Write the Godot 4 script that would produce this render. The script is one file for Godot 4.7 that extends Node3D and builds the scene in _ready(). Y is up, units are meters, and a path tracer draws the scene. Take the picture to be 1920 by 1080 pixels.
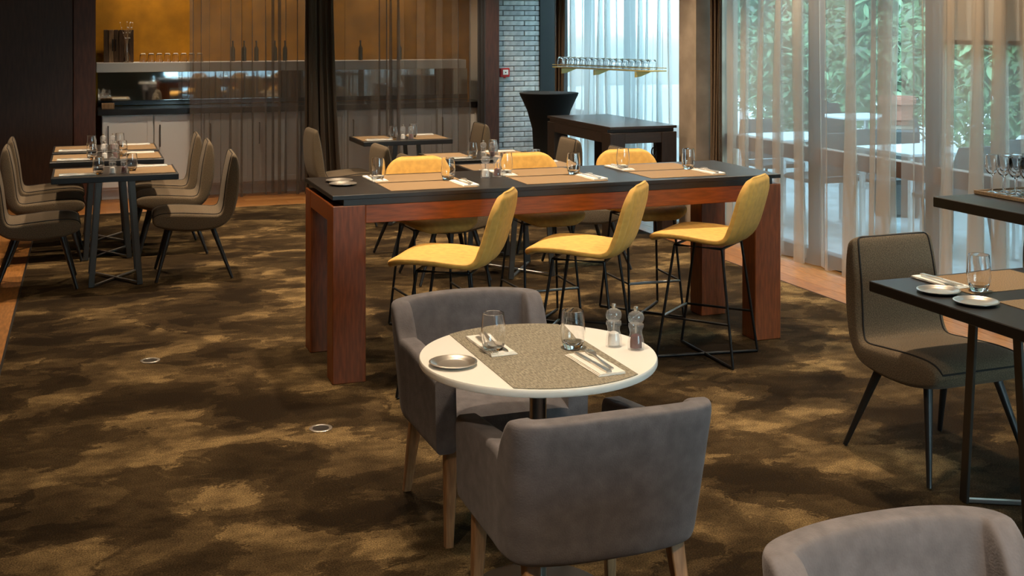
extends Node3D
# A hotel restaurant. x runs along the bar wall, y up, -z towards the bar; the camera stands at x = z = 0.

var taken := {}
var protos := {}
var M := {}
var rng := RandomNumberGenerator.new()


# ---------------------------------------------------------------- mesh building
class MB:
	var v := PackedVector3Array()
	var n := PackedVector3Array()
	var uv := PackedVector2Array()
	var ix := PackedInt32Array()
	var v0 := 0
	var i0 := 0

	func begin() -> void:
		v0 = v.size()
		i0 = ix.size()

	# closes a piece: turns it outside out and gives it normals, smooth over shared vertices
	func end(solid := true) -> void:
		if solid:
			var c := Vector3.ZERO
			for k in range(v0, v.size()):
				c += v[k]
			c /= maxf(1, v.size() - v0)
			var vol := 0.0
			for k in range(i0, ix.size(), 3):
				vol += (v[ix[k]] - c).dot((v[ix[k + 1]] - c).cross(v[ix[k + 2]] - c))
			if vol > 0:
				for k in range(i0, ix.size(), 3):
					var t := ix[k + 1]
					ix[k + 1] = ix[k + 2]
					ix[k + 2] = t
		n.resize(v.size())
		for k in range(v0, v.size()):
			n[k] = Vector3.ZERO
		for k in range(i0, ix.size(), 3):
			var a := ix[k]
			var b := ix[k + 1]
			var c2 := ix[k + 2]
			var f := (v[c2] - v[a]).cross(v[b] - v[a])
			n[a] += f
			n[b] += f
			n[c2] += f
		for k in range(v0, v.size()):
			n[k] = n[k].normalized() if n[k].length_squared() > 1e-20 else Vector3.UP
		uv.resize(v.size())

	func rows(r: Array, wrap: bool) -> void:
		var s := v.size()
		var m: int = r[0].size()
		for row in r:
			v.append_array(row)
		for j in r.size() - 1:
			for i in (m if wrap else m - 1):
				var a := s + j * m + i
				var b := s + j * m + (i + 1) % m
				ix.append_array([a, b, a + m, b, b + m, a + m])

	func cap(ring: PackedVector3Array, back: bool) -> void:
		var s := v.size()
		var c := Vector3.ZERO
		for p in ring:
			c += p
		v.append_array(ring)
		v.append(c / ring.size())
		for i in ring.size():
			var a := s + i
			var b := s + (i + 1) % ring.size()
			ix.append_array([a, b, s + ring.size()] if not back else [b, a, s + ring.size()])

	# rings of equal size, joined one after another
	func sweep(r: Array, caps := true, solid := true) -> MB:
		begin()
		rows(r, true)
		if caps:
			cap(r[0], true)
			cap(r[-1], false)
		end(solid)
		return self

	func sheet(r: Array) -> MB:
		begin()
		rows(r, false)
		end(false)
		return self

	func face(p: Array, mid: Vector3) -> void:
		var s := v.size()
		var c := Vector3.ZERO
		for q in p:
			c += q
			v.append(q)
		c /= p.size()
		var f: Vector3 = (p[2] - p[0]).cross(p[1] - p[0])
		var flip := f.dot(c - mid) < 0
		var w := (-f if flip else f).normalized()
		for k in p.size():
			n.append(w)
			uv.append(Vector2.ZERO)
		for k in range(1, p.size() - 1):
			ix.append_array([s, s + k + 1, s + k] if flip else [s, s + k, s + k + 1])

	func box(c: Vector3, size: Vector3, bev := 0.003, bas := Basis.IDENTITY) -> MB:
		var h := size / 2
		var e := minf(bev, minf(h.x, minf(h.y, h.z)) * 0.6)
		var at := func(p: Vector3) -> Vector3: return c + bas * p
		for a in 3:
			var b := (a + 1) % 3
			var d := (a + 2) % 3
			for s in [-1.0, 1.0]:
				var q := []
				for k in [[-1, -1], [1, -1], [1, 1], [-1, 1]]:
					var p := Vector3.ZERO
					p[a] = s * h[a]
					p[b] = k[0] * (h[b] - e)
					p[d] = k[1] * (h[d] - e)
					q.append(at.call(p))
				face(q, c)
				if e > 0:
					for s2 in [-1.0, 1.0]:
						var g := []
						for k in [[0, -1], [0, 1], [1, 1], [1, -1]]:
							var p := Vector3.ZERO
							p[a] = s * (h[a] if k[0] == 0 else h[a] - e)
							p[b] = s2 * (h[b] - e if k[0] == 0 else h[b])
							p[d] = k[1] * (h[d] - e)
							g.append(at.call(p))
						face(g, c)
		if e > 0:
			for sx in [-1.0, 1.0]:
				for sy in [-1.0, 1.0]:
					for sz in [-1.0, 1.0]:
						face([at.call(Vector3(sx * h.x, sy * (h.y - e), sz * (h.z - e))), at.call(Vector3(sx * (h.x - e), sy * h.y, sz * (h.z - e))), at.call(Vector3(sx * (h.x - e), sy * (h.y - e), sz * h.z))], c)
		return self

	# a bar with a rectangular section w x d from p to q; side tells which way w lies
	func bar(p: Vector3, q: Vector3, w: float, d: float, side := Vector3.RIGHT, bev := 0.002) -> MB:
		var y := (q - p).normalized()
		var x := (side - y * side.dot(y)).normalized()
		return box((p + q) / 2, Vector3(w, p.distance_to(q), d), bev, Basis(x, y, x.cross(y)))

	func tube(path: PackedVector3Array, radii, seg := 8, closed := false) -> MB:
		var r := []
		var m := path.size()
		var x := Vector3.ZERO
		for i in m:
			var t: Vector3
			if closed:
				t = (path[(i + 1) % m] - path[(i + m - 1) % m]).normalized()
			else:
				t = (path[mini(i + 1, m - 1)] - path[maxi(i - 1, 0)]).normalized()
			if x == Vector3.ZERO:
				x = t.cross(Vector3.UP if absf(t.y) < 0.9 else Vector3.RIGHT).normalized()
			x = (x - t * x.dot(t)).normalized()
			var y := t.cross(x)
			var rad: float = radii[i] if radii is Array else radii
			var ring := PackedVector3Array()
			for k in seg:
				var a := TAU * k / seg
				ring.append(path[i] + (x * cos(a) + y * sin(a)) * rad)
			r.append(ring)
		if closed:
			r.append(r[0])
		return sweep(r, not closed)

	# profile of (radius, height); corners sharper than 35 degrees stay sharp
	func lathe(prof: Array, seg := 24, o := Vector3.ZERO, solid := true) -> MB:
		begin()
		var run := []
		for i in prof.size():
			var ring := PackedVector3Array()
			for k in seg:
				var a := TAU * k / seg
				ring.append(o + Vector3(cos(a) * prof[i].x, prof[i].y, sin(a) * prof[i].x))
			run.append(ring)
			var sharp := false
			if i > 0 and i < prof.size() - 1:
				var d1: Vector2 = prof[i] - prof[i - 1]
				var d2: Vector2 = prof[i + 1] - prof[i]
				sharp = absf(d1.angle_to(d2)) > 0.6
			if sharp or i == prof.size() - 1:
				if run.size() > 1:
					rows(run, true)
				run = [ring]
		end(solid)
		return self

	# a flat outline in x and z, d thick upwards, bent by y(z)
	func plate(poly: PackedVector2Array, d: float, bend = null) -> MB:
		var tri := Geometry2D.triangulate_polygon(poly)
		var m := poly.size()
		var lift := func(p: Vector2) -> float: return bend.call(p) if bend != null else 0.0
		begin()
		for k in [1.0, 0.0]:
			var s := v.size()
			for p in poly:
				v.append(Vector3(p.x, lift.call(p) + d * k, p.y))
			for i in range(0, tri.size(), 3):
				ix.append_array([s + tri[i], s + tri[i + 1], s + tri[i + 2]] if k > 0 else [s + tri[i], s + tri[i + 2], s + tri[i + 1]])
		for i in m:
			var p := poly[i]
			var q := poly[(i + 1) % m]
			var s := v.size()
			v.append_array([Vector3(p.x, lift.call(p) + d, p.y), Vector3(q.x, lift.call(q) + d, q.y), Vector3(q.x, lift.call(q), q.y), Vector3(p.x, lift.call(p), p.y)])
			ix.append_array([s, s + 2, s + 1, s, s + 3, s + 2])
		end(true)
		return self

	func mesh() -> ArrayMesh:
		var a := []
		a.resize(Mesh.ARRAY_MAX)
		a[Mesh.ARRAY_VERTEX] = v
		a[Mesh.ARRAY_NORMAL] = n
		a[Mesh.ARRAY_TEX_UV] = uv
		a[Mesh.ARRAY_INDEX] = ix
		var m := ArrayMesh.new()
		m.add_surface_from_arrays(Mesh.PRIMITIVE_TRIANGLES, a)
		return m


# ---------------------------------------------------------------- naming and placing
func numbered(called: String) -> String:
	var k: int = taken.get(called, 0)
	taken[called] = k + 1
	return called if k == 0 else "%s_%03d" % [called, k]


func inst(called: String, b, mat: Material) -> MeshInstance3D:
	var o := MeshInstance3D.new()
	o.name = called
	o.mesh = b.mesh() if b is MB else b
	o.material_override = mat
	return o


func part(parent: Node, called: String, b, mat: Material, label := "") -> MeshInstance3D:
	var o := inst(called, b, mat)
	parent.add_child(o, true)
	if label:
		o.set_meta("label", label)
	return o


func tag(o: Node3D, label: String, category: String, group := "") -> Node3D:
	o.set_meta("label", label)
	o.set_meta("category", category)
	if group:
		o.set_meta("group", group)
	return o


func root(o: Node3D, at := Vector3.ZERO, turn := 0.0) -> Node3D:
	o.name = numbered(o.name)
	add_child(o, true)
	o.position = at
	o.rotation.y = turn
	return o


func base(called: String) -> Node3D:
	var o := Node3D.new()
	o.name = called
	return o


# the first of a kind is built by make_<kind>, the others are copies of it
func place(kind: String, at: Vector3, turn: float, label: String, category: String, group := "") -> Node3D:
	var makers := {"armchair": make_armchair, "bar_stool": make_bar_stool, "bottle": make_bottle, "cabinet": make_cabinet, "console_table": make_console_table, "dining_table": make_dining_table, "fork": make_fork, "high_table": make_high_table, "knife": make_knife, "large_tumbler": make_large_tumbler, "napkin": make_napkin, "padded_chair": make_padded_chair, "pepper_mill": make_pepper_mill, "placemat": make_placemat, "round_table": make_round_table, "salt_mill": make_salt_mill, "side_plate": make_side_plate, "small_placemat": make_small_placemat, "terrace_chair": make_terrace_chair, "terrace_table": make_terrace_table, "upturned_tumbler": make_upturned_tumbler, "water_glass": make_water_glass, "wide_table": make_wide_table, "wine_glass": make_wine_glass}
	var o: Node3D
	if protos.has(kind):
		o = protos[kind][0].duplicate()
		o.name = protos[kind][1]
		if o.has_meta("group"):
			o.remove_meta("group")
	else:
		o = makers[kind].call()
		protos[kind] = [o, String(o.name)]
	root(o, at, turn)
	tag(o, label, category, group)
	return o


func struct(called: String, b, mat: Material, at := Vector3.ZERO) -> MeshInstance3D:
	var o := inst(called, b, mat)
	add_child(o, true)
	o.position = at
	o.set_meta("kind", "structure")
	return o


# room coordinates: along the bar wall, height, depth away from the camera
func R(a: float, b: float, y := 0.0) -> Vector3:
	return Vector3(a, y, -b)


# ---------------------------------------------------------------- materials
func mat(called: String, c: Color, rough := 0.6, metal := 0.0) -> StandardMaterial3D:
	var m := StandardMaterial3D.new()
	m.resource_name = called
	m.albedo_color = c
	m.roughness = rough
	m.metallic = metal
	M[called] = m
	return m


func rgb(r: int, g: int, b: int, a := 1.0) -> Color:
	return Color(r / 255.0, g / 255.0, b / 255.0, a)


func noise_tex(freq: float, lo: float, hi: float, seed_ := 1, size := 256, oct := 4, normal := false, bump := 4.0) -> NoiseTexture2D:
	var f := FastNoiseLite.new()
	f.seed = seed_
	f.frequency = freq
	f.fractal_octaves = oct
	f.noise_type = FastNoiseLite.TYPE_SIMPLEX_SMOOTH
	var t := NoiseTexture2D.new()
	t.width = size
	t.height = size
	t.seamless = true
	t.noise = f
	t.as_normal_map = normal
	t.bump_strength = bump
	if not normal:
		var g := Gradient.new()
		g.set_color(0, Color(lo, lo, lo))
		g.set_color(1, Color(hi, hi, hi))
		t.color_ramp = g
	return t


func grain(m: StandardMaterial3D, tex: Texture2D, scale: Vector3, nrm: Texture2D = null, ns := 0.4) -> void:
	m.albedo_texture = tex
	m.uv1_triplanar = true
	m.uv1_scale = scale
	if nrm:
		m.normal_enabled = true
		m.normal_texture = nrm
		m.normal_scale = ns


func make_materials() -> void:
	var weave := noise_tex(0.12, 0.5, 1.0, 3, 256, 2)
	var weave_n := noise_tex(0.2, 0, 1, 4, 256, 2, true, 3.0)
	var cloud := noise_tex(0.012, 0.8, 1.0, 5, 256, 5)
	var streak := noise_tex(0.035, 0.7, 1.0, 6, 512, 5)
	var m := mat("mahogany upright", rgb(150, 78, 32), 0.42)
	grain(m, streak, Vector3(3.0, 0.35, 3.0))
	m = mat("mahogany level", rgb(154, 80, 30), 0.42)
	grain(m, streak, Vector3(0.35, 3.0, 3.0))
	m = mat("walnut upright", rgb(56, 42, 33), 0.45)
	grain(m, streak, Vector3(3.0, 0.35, 3.0))
	m = mat("walnut level", rgb(62, 46, 36), 0.4)
	grain(m, streak, Vector3(3.0, 3.0, 0.35))
	m = mat("black top", rgb(33, 29, 27), 0.4)
	grain(m, cloud, Vector3(2, 2, 2))
	m = mat("dark wall", rgb(66, 43, 30), 0.5)
	grain(m, streak, Vector3(2.0, 0.25, 2.0))
	m = mat("brown post", rgb(92, 54, 36), 0.5)
	grain(m, streak, Vector3(2.0, 0.25, 2.0))
	for k in 3:
		m = mat("oak %d" % k, [rgb(182, 122, 62), rgb(172, 112, 54), rgb(190, 130, 70)][k], 0.38)
		grain(m, streak, Vector3(3.0, 3.0, 0.4))
		m = mat("oak across %d" % k, [rgb(182, 122, 62), rgb(172, 112, 54), rgb(190, 130, 70)][k], 0.38)
		grain(m, streak, Vector3(0.4, 3.0, 3.0))
	m = mat("chair fabric", rgb(128, 109, 84), 0.95)
	grain(m, weave, Vector3(5, 5, 5), weave_n, 0.5)
	m.rim_enabled = true
	m.rim = 0.2
	m = mat("piping", rgb(24, 21, 19), 0.8)
	m = mat("yellow cloth", rgb(222, 172, 84), 0.75)
	grain(m, noise_tex(0.02, 0.86, 1.0, 8, 256, 5), Vector3(4, 4, 4), weave_n, 0.12)
	m.rim_enabled = true
	m.rim = 0.2
	m = mat("mauve velvet", rgb(116, 110, 112), 0.9)
	grain(m, noise_tex(0.02, 0.78, 1.0, 9, 256, 5), Vector3(3, 3, 3), weave_n, 0.15)
	m.rim_enabled = true
	m.rim = 0.5
	m = mat("beech", rgb(190, 142, 98), 0.5)
	grain(m, streak, Vector3(4, 0.5, 4))
	mat("black metal", rgb(22, 21, 21), 0.45, 0.3)
	mat("black leg", rgb(24, 23, 23), 0.4)
	mat("steel", rgb(175, 172, 168), 0.28, 1.0)
	mat("brushed steel", rgb(98, 95, 91), 0.36, 0.95)
	mat("silver", rgb(212, 206, 196), 0.32, 0.95)
	mat("white laminate", rgb(240, 236, 228), 0.45)
	m = mat("white napkin", rgb(238, 234, 226), 0.9)
	m = mat("tan mat", rgb(172, 138, 94), 0.8)
	grain(m, weave, Vector3(7, 7, 7), weave_n, 0.4)
	m = mat("taupe mat", rgb(178, 168, 146), 0.8)
	grain(m, noise_tex(0.06, 0.62, 1.0, 11, 256, 3), Vector3(10, 10, 2.5), weave_n, 0.4)
	m = mat("glass", Color(1, 1, 1, 0.0), 0.02)
	m.refraction_enabled = true
	m.refraction_scale = 0.05
	m = mat("acrylic", Color(1, 1, 1, 0.1), 0.03)
	m.transparency = BaseMaterial3D.TRANSPARENCY_ALPHA
	m = mat("window glass", Color(0.9, 0.97, 0.95, 0.03), 0.02)
	m.transparency = BaseMaterial3D.TRANSPARENCY_ALPHA
	mat("salt", rgb(236, 232, 226), 0.9)
	mat("peppercorns", rgb(92, 34, 24), 0.8)
	# cloth one sees through
	m = mat("brown sheer", rgb(92, 76, 61, 0.55), 0.9)
	m.transparency = BaseMaterial3D.TRANSPARENCY_ALPHA
	m.backlight_enabled = true
	m.backlight = Color(0.5, 0.5, 0.5)
	m = mat("beige sheer", rgb(200, 186, 168, 0.46), 0.9)
	m.transparency = BaseMaterial3D.TRANSPARENCY_ALPHA
	m.backlight_enabled = true
	m.backlight = Color(0.5, 0.5, 0.5)
	m = mat("white sheer", rgb(226, 230, 226, 0.72), 0.9)
	m.transparency = BaseMaterial3D.TRANSPARENCY_ALPHA
	m.backlight_enabled = true
	m.backlight = Color(0.95, 0.95, 0.95)
	m = mat("olive drape", rgb(92, 76, 58), 0.95)
	grain(m, weave, Vector3(6, 6, 6))
	m = mat("taupe drape", rgb(132, 108, 84), 0.95)
	grain(m, weave, Vector3(6, 6, 6))
	mat("dark drape", rgb(58, 56, 56), 0.95)
	m = mat("white paint", rgb(214, 212, 206), 0.7)
	m = mat("cabinet white", rgb(226, 224, 220), 0.4)
	m = mat("orange wall", rgb(206, 142, 14), 0.8)
	grain(m, cloud, Vector3(1, 1, 1))
	m = mat("plain wall", rgb(120, 100, 80), 0.8)
	m = mat("ceiling", rgb(196, 188, 176), 0.9)
	m = mat("beige column", rgb(182, 164, 144), 0.85)
	grain(m, cloud, Vector3(1, 1, 1))
	mat("black stone", rgb(26, 25, 26), 0.15)
	mat("mirror", rgb(215, 220, 220), 0.03, 1.0)
	mat("mortar", rgb(128, 128, 126), 0.95)
	for k in 3:
		m = mat("white brick %d" % k, [rgb(214, 214, 210), rgb(200, 201, 199), rgb(222, 221, 216)][k], 0.75)
		grain(m, cloud, Vector3(4, 4, 4))
	mat("dark frame", rgb(30, 28, 28), 0.5)
	m = mat("transom wood", rgb(104, 66, 46), 0.5)
	mat("black cloth", rgb(12, 12, 13), 0.9)
	mat("red plastic", rgb(190, 32, 26), 0.4)
	mat("white plastic", rgb(236, 234, 228), 0.4)
	m = mat("yellow shelf", rgb(214, 196, 120), 0.35)
	m = mat("barrel dark", rgb(104, 76, 52), 0.8)
	grain(m, streak, Vector3(3, 0.4, 3))
	m = mat("barrel light", rgb(170, 134, 96), 0.8)
	grain(m, streak, Vector3(3, 0.4, 3))
	mat("dry twig", rgb(200, 170, 130), 0.9)
	mat("bottle green", rgb(30, 44, 26), 0.1)
	mat("bottle brown", rgb(66, 34, 14), 0.1)
	mat("label paper", rgb(210, 196, 160), 0.8)
	m = mat("tray wood", rgb(150, 126, 98), 0.6)
	grain(m, streak, Vector3(0.5, 4, 4))
	mat("blind", rgb(214, 222, 224), 0.9)
	# outside
	m = mat("paving", rgb(150, 158, 160), 0.5)
	grain(m, cloud, Vector3(1, 1, 1))
	mat("terrace white", rgb(196, 204, 206), 0.4)
	mat("terrace dark", rgb(46, 48, 50), 0.6)
	mat("terracotta", rgb(168, 108, 88), 0.8)
	mat("bark", rgb(90, 74, 58), 0.95)
	for k in 3:
		m = mat("leaf %d" % k, [rgb(128, 168, 122), rgb(150, 184, 134), rgb(112, 152, 116)][k], 0.6)
		m.backlight_enabled = true
		m.backlight = Color(0.9, 0.9, 0.9)
	m = mat("lamp glow", Color(1, 0.9, 0.75), 0.5)
	m.emission_enabled = true
	m.emission = Color(1.0, 0.8, 0.55)
	m.emission_energy_multiplier = 3.0
	make_carpet_material()


func make_carpet_material() -> void:
	var w := 1024
	var h := 1920
	var pics := []
	for d in [[21, 0.005, 4, 60.0], [22, 0.0085, 2, 95.0], [23, 0.006, 3, 110.0], [24, 0.05, 3, 10.0], [25, 0.013, 2, 80.0]]:
		var f := FastNoiseLite.new()
		f.seed = d[0]
		f.frequency = d[1]
		f.fractal_octaves = d[2]
		f.noise_type = FastNoiseLite.TYPE_SIMPLEX_SMOOTH
		f.domain_warp_enabled = true
		f.domain_warp_amplitude = d[3]
		f.domain_warp_frequency = 0.007
		f.domain_warp_fractal_octaves = 4
		var im := f.get_image(int(w * 0.7), h, false, false, true)
		im.resize(w, h, Image.INTERPOLATE_CUBIC)
		im.convert(Image.FORMAT_L8)
		pics.append(im.get_data())
	var p0: PackedByteArray = pics[0]
	var p1: PackedByteArray = pics[1]
	var p2: PackedByteArray = pics[2]
	var p3: PackedByteArray = pics[3]
	var p4: PackedByteArray = pics[4]
	var out := PackedByteArray()
	out.resize(w * h * 3)
	for i in w * h:
		var t := clampf((p0[i] - 64) / 128.0, 0, 1)
		t = 0.1 + t * 0.24
		var fine := (p3[i] - 128) / 128.0
		var q := p1[i] + fine * 6.0
		# crisp-edged pale and dark islands, their strength fading in and out
		if q > 140:
			t += minf((q - 140) / 3.5, 1.0) * (0.2 + 0.22 * clampf((p4[i] - 90) / 60.0, 0, 1))
		if p4[i] > 160:
			t += minf((p4[i] - 160) / 6.0, 1.0) * 0.2
		if q < 92:
			t -= minf((92 - q) / 8.0, 1.0) * 0.1
		if p4[i] < 86:
			t -= minf((86 - p4[i]) / 8.0, 1.0) * 0.08
		var e := absi(p2[i] - 128)
		if e < 3 and p0[i] > 120:
			t += 0.26 * (1 - e / 3.0)
		t = clampf(t * (1.0 + fine * 0.35), 0, 1)
		out[i * 3] = int(lerpf(49, 164, t))
		out[i * 3 + 1] = int(lerpf(37, 136, t))
		out[i * 3 + 2] = int(lerpf(23, 92, t))
	var tex := ImageTexture.create_from_image(Image.create_from_data(w, h, false, Image.FORMAT_RGB8, out))
	var m := mat("carpet", Color.WHITE, 1.0)
	m.albedo_texture = tex
	m.detail_enabled = true
	m.detail_albedo = noise_tex(0.2, 0.5, 1.0, 31, 256, 2)
	m.detail_blend_mode = BaseMaterial3D.BLEND_MODE_MUL
	m.detail_uv_layer = BaseMaterial3D.DETAIL_UV_2
	m.metallic_specular = 0.2


# ---------------------------------------------------------------- the room
const A0 := -1.7
const A1 := 5.05
const B0 := -3.0
const CEIL := 2.85


func wall_box(called: String, a0: float, a1: float, b0: float, b1: float, y0: float, y1: float, m: String) -> MeshInstance3D:
	return struct(called, MB.new().box(R((a0 + a1) / 2, (b0 + b1) / 2, (y0 + y1) / 2), Vector3(a1 - a0, y1 - y0, b1 - b0), 0.0), M[m])


func make_room() -> void:
	var fl := wall_box("floor", A0 - 0.2, 5.2, B0 - 0.2, 13.4, -0.2, -0.014, "plain wall")
	for zone in [[A0, -0.4, 2.0, 12.45, false], [4.5, 5.12, 2.0, 12.4, false], [-0.4, 4.5, 11.65, 12.45, true], [-0.4, 4.5, 12.45, 13.1, true]]:
		var along: bool = zone[4]
		var u0: float = zone[0] if along else zone[2]
		var u1: float = zone[1] if along else zone[3]
		var w0: float = zone[2] if along else zone[0]
		var w1: float = zone[3] if along else zone[1]
		var nrow := int(round((w1 - w0) / 0.14))
		var wide := (w1 - w0) / nrow
		for r in nrow:
			var s := u0 - rng.randf() * 1.4
			while s < u1:
				var c0 := maxf(s, u0)
				var c1 := minf(s + 1.6, u1)
				s += 1.6
				if c1 - c0 < 0.02:
					continue
				var mid := w0 + (r + 0.5) * wide
				var at := R((c0 + c1) / 2, mid) if along else R(mid, (c0 + c1) / 2)
				var size := Vector3(c1 - c0 - 0.002, 0.014, wide - 0.002) if along else Vector3(wide - 0.002, 0.014, c1 - c0 - 0.002)
				part(fl, "floorboard", MB.new().box(at + Vector3(0, -0.007, 0), size, 0.001), M[("oak across %d" if along else "oak %d") % (rng.randi() % 3)])
	# carpet, let in flush with the boards
	var st := MB.new()
	st.box(R(2.05, 4.325, -0.007), Vector3(4.896, 0.014, 14.646), 0.0)
	var arr := st.mesh().surface_get_arrays(0)
	var uv := PackedVector2Array()
	var uv2 := PackedVector2Array()
	for p in st.v:
		uv.append(Vector2((p.x + 0.4) / 4.9, (p.z + 11.65) / 9.2))
		uv2.append(Vector2(p.x, p.z) * 2.6)
	arr[Mesh.ARRAY_TEX_UV] = uv
	arr[Mesh.ARRAY_TEX_UV2] = uv2
	var am := ArrayMesh.new()
	am.add_surface_from_arrays(Mesh.PRIMITIVE_TRIANGLES, arr)
	var cp := inst("carpet", am, M["carpet"])
	root(cp)
	tag(cp, "brown and taupe marbled carpet covering the middle of the floor", "carpet")
	struct("trim_1", MB.new().box(R(-0.404, 4.9, 0.001), Vector3(0.012, 0.004, 13.4), 0.001), M["brushed steel"])
	struct("trim_2", MB.new().box(R(4.504, 4.9, 0.001), Vector3(0.01, 0.004, 13.4), 0.001), M["brown post"])
	wall_box("ceiling", A0 - 0.2, 5.3, B0 - 0.2, 13.4, CEIL, CEIL + 0.2, "ceiling")
	wall_box("wall_left", A0 - 0.2, A0, B0, 12.3, 0, CEIL, "dark wall")
	# glazed wall behind the camera
	wall_box("wall_front_left", A0 - 0.2, 1.7, B0 - 0.2, B0, 0, CEIL, "plain wall")
	wall_box("wall_front_right", 4.7, 5.3, B0 - 0.2, B0, 0, CEIL, "plain wall")
	wall_box("wall_front_top", 1.7, 4.7, B0 - 0.2, B0, 2.5, CEIL, "plain wall")
	for k in 2:
		var wx := 1.7 + 1.5 * k + 0.75
		var g := base("window_%d" % (10 + k))
		add_child(g, true)
		g.set_meta("kind", "structure")
		part(g, "sill_rail", MB.new().box(R(wx, B0 - 0.1, 0.06), Vector3(1.5, 0.12, 0.09), 0.003), M["dark frame"])
		part(g, "head_rail", MB.new().box(R(wx, B0 - 0.1, 2.46), Vector3(1.5, 0.08, 0.09), 0.003), M["dark frame"])
		part(g, "mullion", MB.new().box(R(wx - 0.71, B0 - 0.1, 1.27), Vector3(0.08, 2.3, 0.09), 0.003), M["dark frame"])
		part(g, "pane", MB.new().box(R(wx, B0 - 0.1, 1.27), Vector3(1.48, 2.3, 0.012), 0.0), M["window glass"])
	# dark panelled wall left of the bar
	var w := wall_box("wall_back", A0, 0.1, 12.26, 12.4, 0, CEIL, "dark wall")
	var edges := [-1.7, -0.95, -0.11, 0.1]
	for k in 3:
		part(w, "panel", MB.new().box(R((edges[k] + edges[k + 1]) / 2, 12.245, CEIL / 2), Vector3(edges[k + 1] - edges[k] - 0.008, CEIL - 0.01, 0.03), 0.004), M["dark wall" if k < 2 else "brown post"])
	# bar alcove
	wall_box("wall_bar", 0.0, 4.4, 13.12, 13.3, 0, CEIL, "orange wall")
	wall_box("wall_bar_left", -0.02, 0.1, 12.4, 13.12, 0, CEIL, "dark wall")
	wall_box("wall_bar_right", 4.24, 4.34, 12.46, 13.12, 0, CEIL, "white paint")
	# wooden post, white brick pier, column
	wall_box("trim_3", 4.13, 4.29, 12.2, 12.46, 0, CEIL, "brown post")
	var bw := wall_box("wall_brick", 4.29, 5.0, 12.46, 12.7, 0, CEIL, "mortar")
	var bricks := []
	for k in 3:
		bricks.append(MB.new().box(Vector3.ZERO, Vector3([0.25, 0.12, 0.25][k], 0.05, 0.03), 0.004).mesh())
	for j in 50:
		var x := 4.295 - (0.13 if j % 2 else 0.0)
		while x < 4.86:
			var x0 := maxf(x, 4.295)
			var x1 := minf(x + 0.25, 4.86)
			if x1 - x0 > 0.03:
				var whole := x1 - x0 > 0.249
				var o := part(bw, "brick", bricks[0] if whole else MB.new().box(Vector3.ZERO, Vector3(x1 - x0, 0.05, 0.03), 0.004), M["white brick %d" % (rng.randi() % 3)])
				o.position = R((x0 + x1) / 2, 12.452 + rng.randf_range(-0.003, 0.003), 0.031 + j * 0.057)
			x += 0.257
	wall_box("wall_column", 4.8, 5.2, 8.69, 8.99, 0, CEIL, "beige column")
	# window wall
	wall_box("wall_right", 5.0, 5.2, B0 - 0.2, 12.7, 2.6, CEIL, "plain wall")
	wall_box("wall_right_end", 4.86, 5.2, 12.42, 12.7, 0, CEIL, "dark frame")
	var bays := []
	wall_box("wall_right_near", 5.02, 5.2, B0, 0.92, 0, 2.6, "plain wall")
	for k in 6:
		bays.append([8.66 - 1.29 * (k + 1), 8.66 - 1.29 * k])
	for k in 3:
		bays.append([[9.0, 10.55], [10.55, 11.54], [11.54, 12.42]][k])
	for k in bays.size():
		var b0: float = bays[k][0]
		var b1: float = bays[k][1]
		var mid := (b0 + b1) / 2
		var g := base("window_%d" % (k + 1))
		add_child(g, true)
		g.set_meta("kind", "structure")
		part(g, "sill_rail", MB.new().box(R(5.1, mid, 0.05), Vector3(0.09, 0.1, b1 - b0), 0.003), M["dark frame"])
		part(g, "head_rail", MB.new().box(R(5.1, mid, 2.56), Vector3(0.09, 0.08, b1 - b0), 0.003), M["dark frame"])
		part(g, "transom", MB.new().box(R(5.1, mid, 0.8), Vector3(0.09, 0.11, b1 - b0), 0.003), M["transom wood"])
		part(g, "mullion", MB.new().box(R(5.1, b0 + 0.035, 1.3), Vector3(0.1, 2.44, 0.07), 0.003), M["dark frame"])
		part(g, "pane", MB.new().box(R(5.1, mid, 0.425), Vector3(0.012, 0.65, b1 - b0 - 0.02), 0.0), M["window glass"])
		part(g, "pane", MB.new().box(R(5.1, mid, 1.69), Vector3(0.012, 1.66, b1 - b0 - 0.02), 0.0), M["window glass"])


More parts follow.
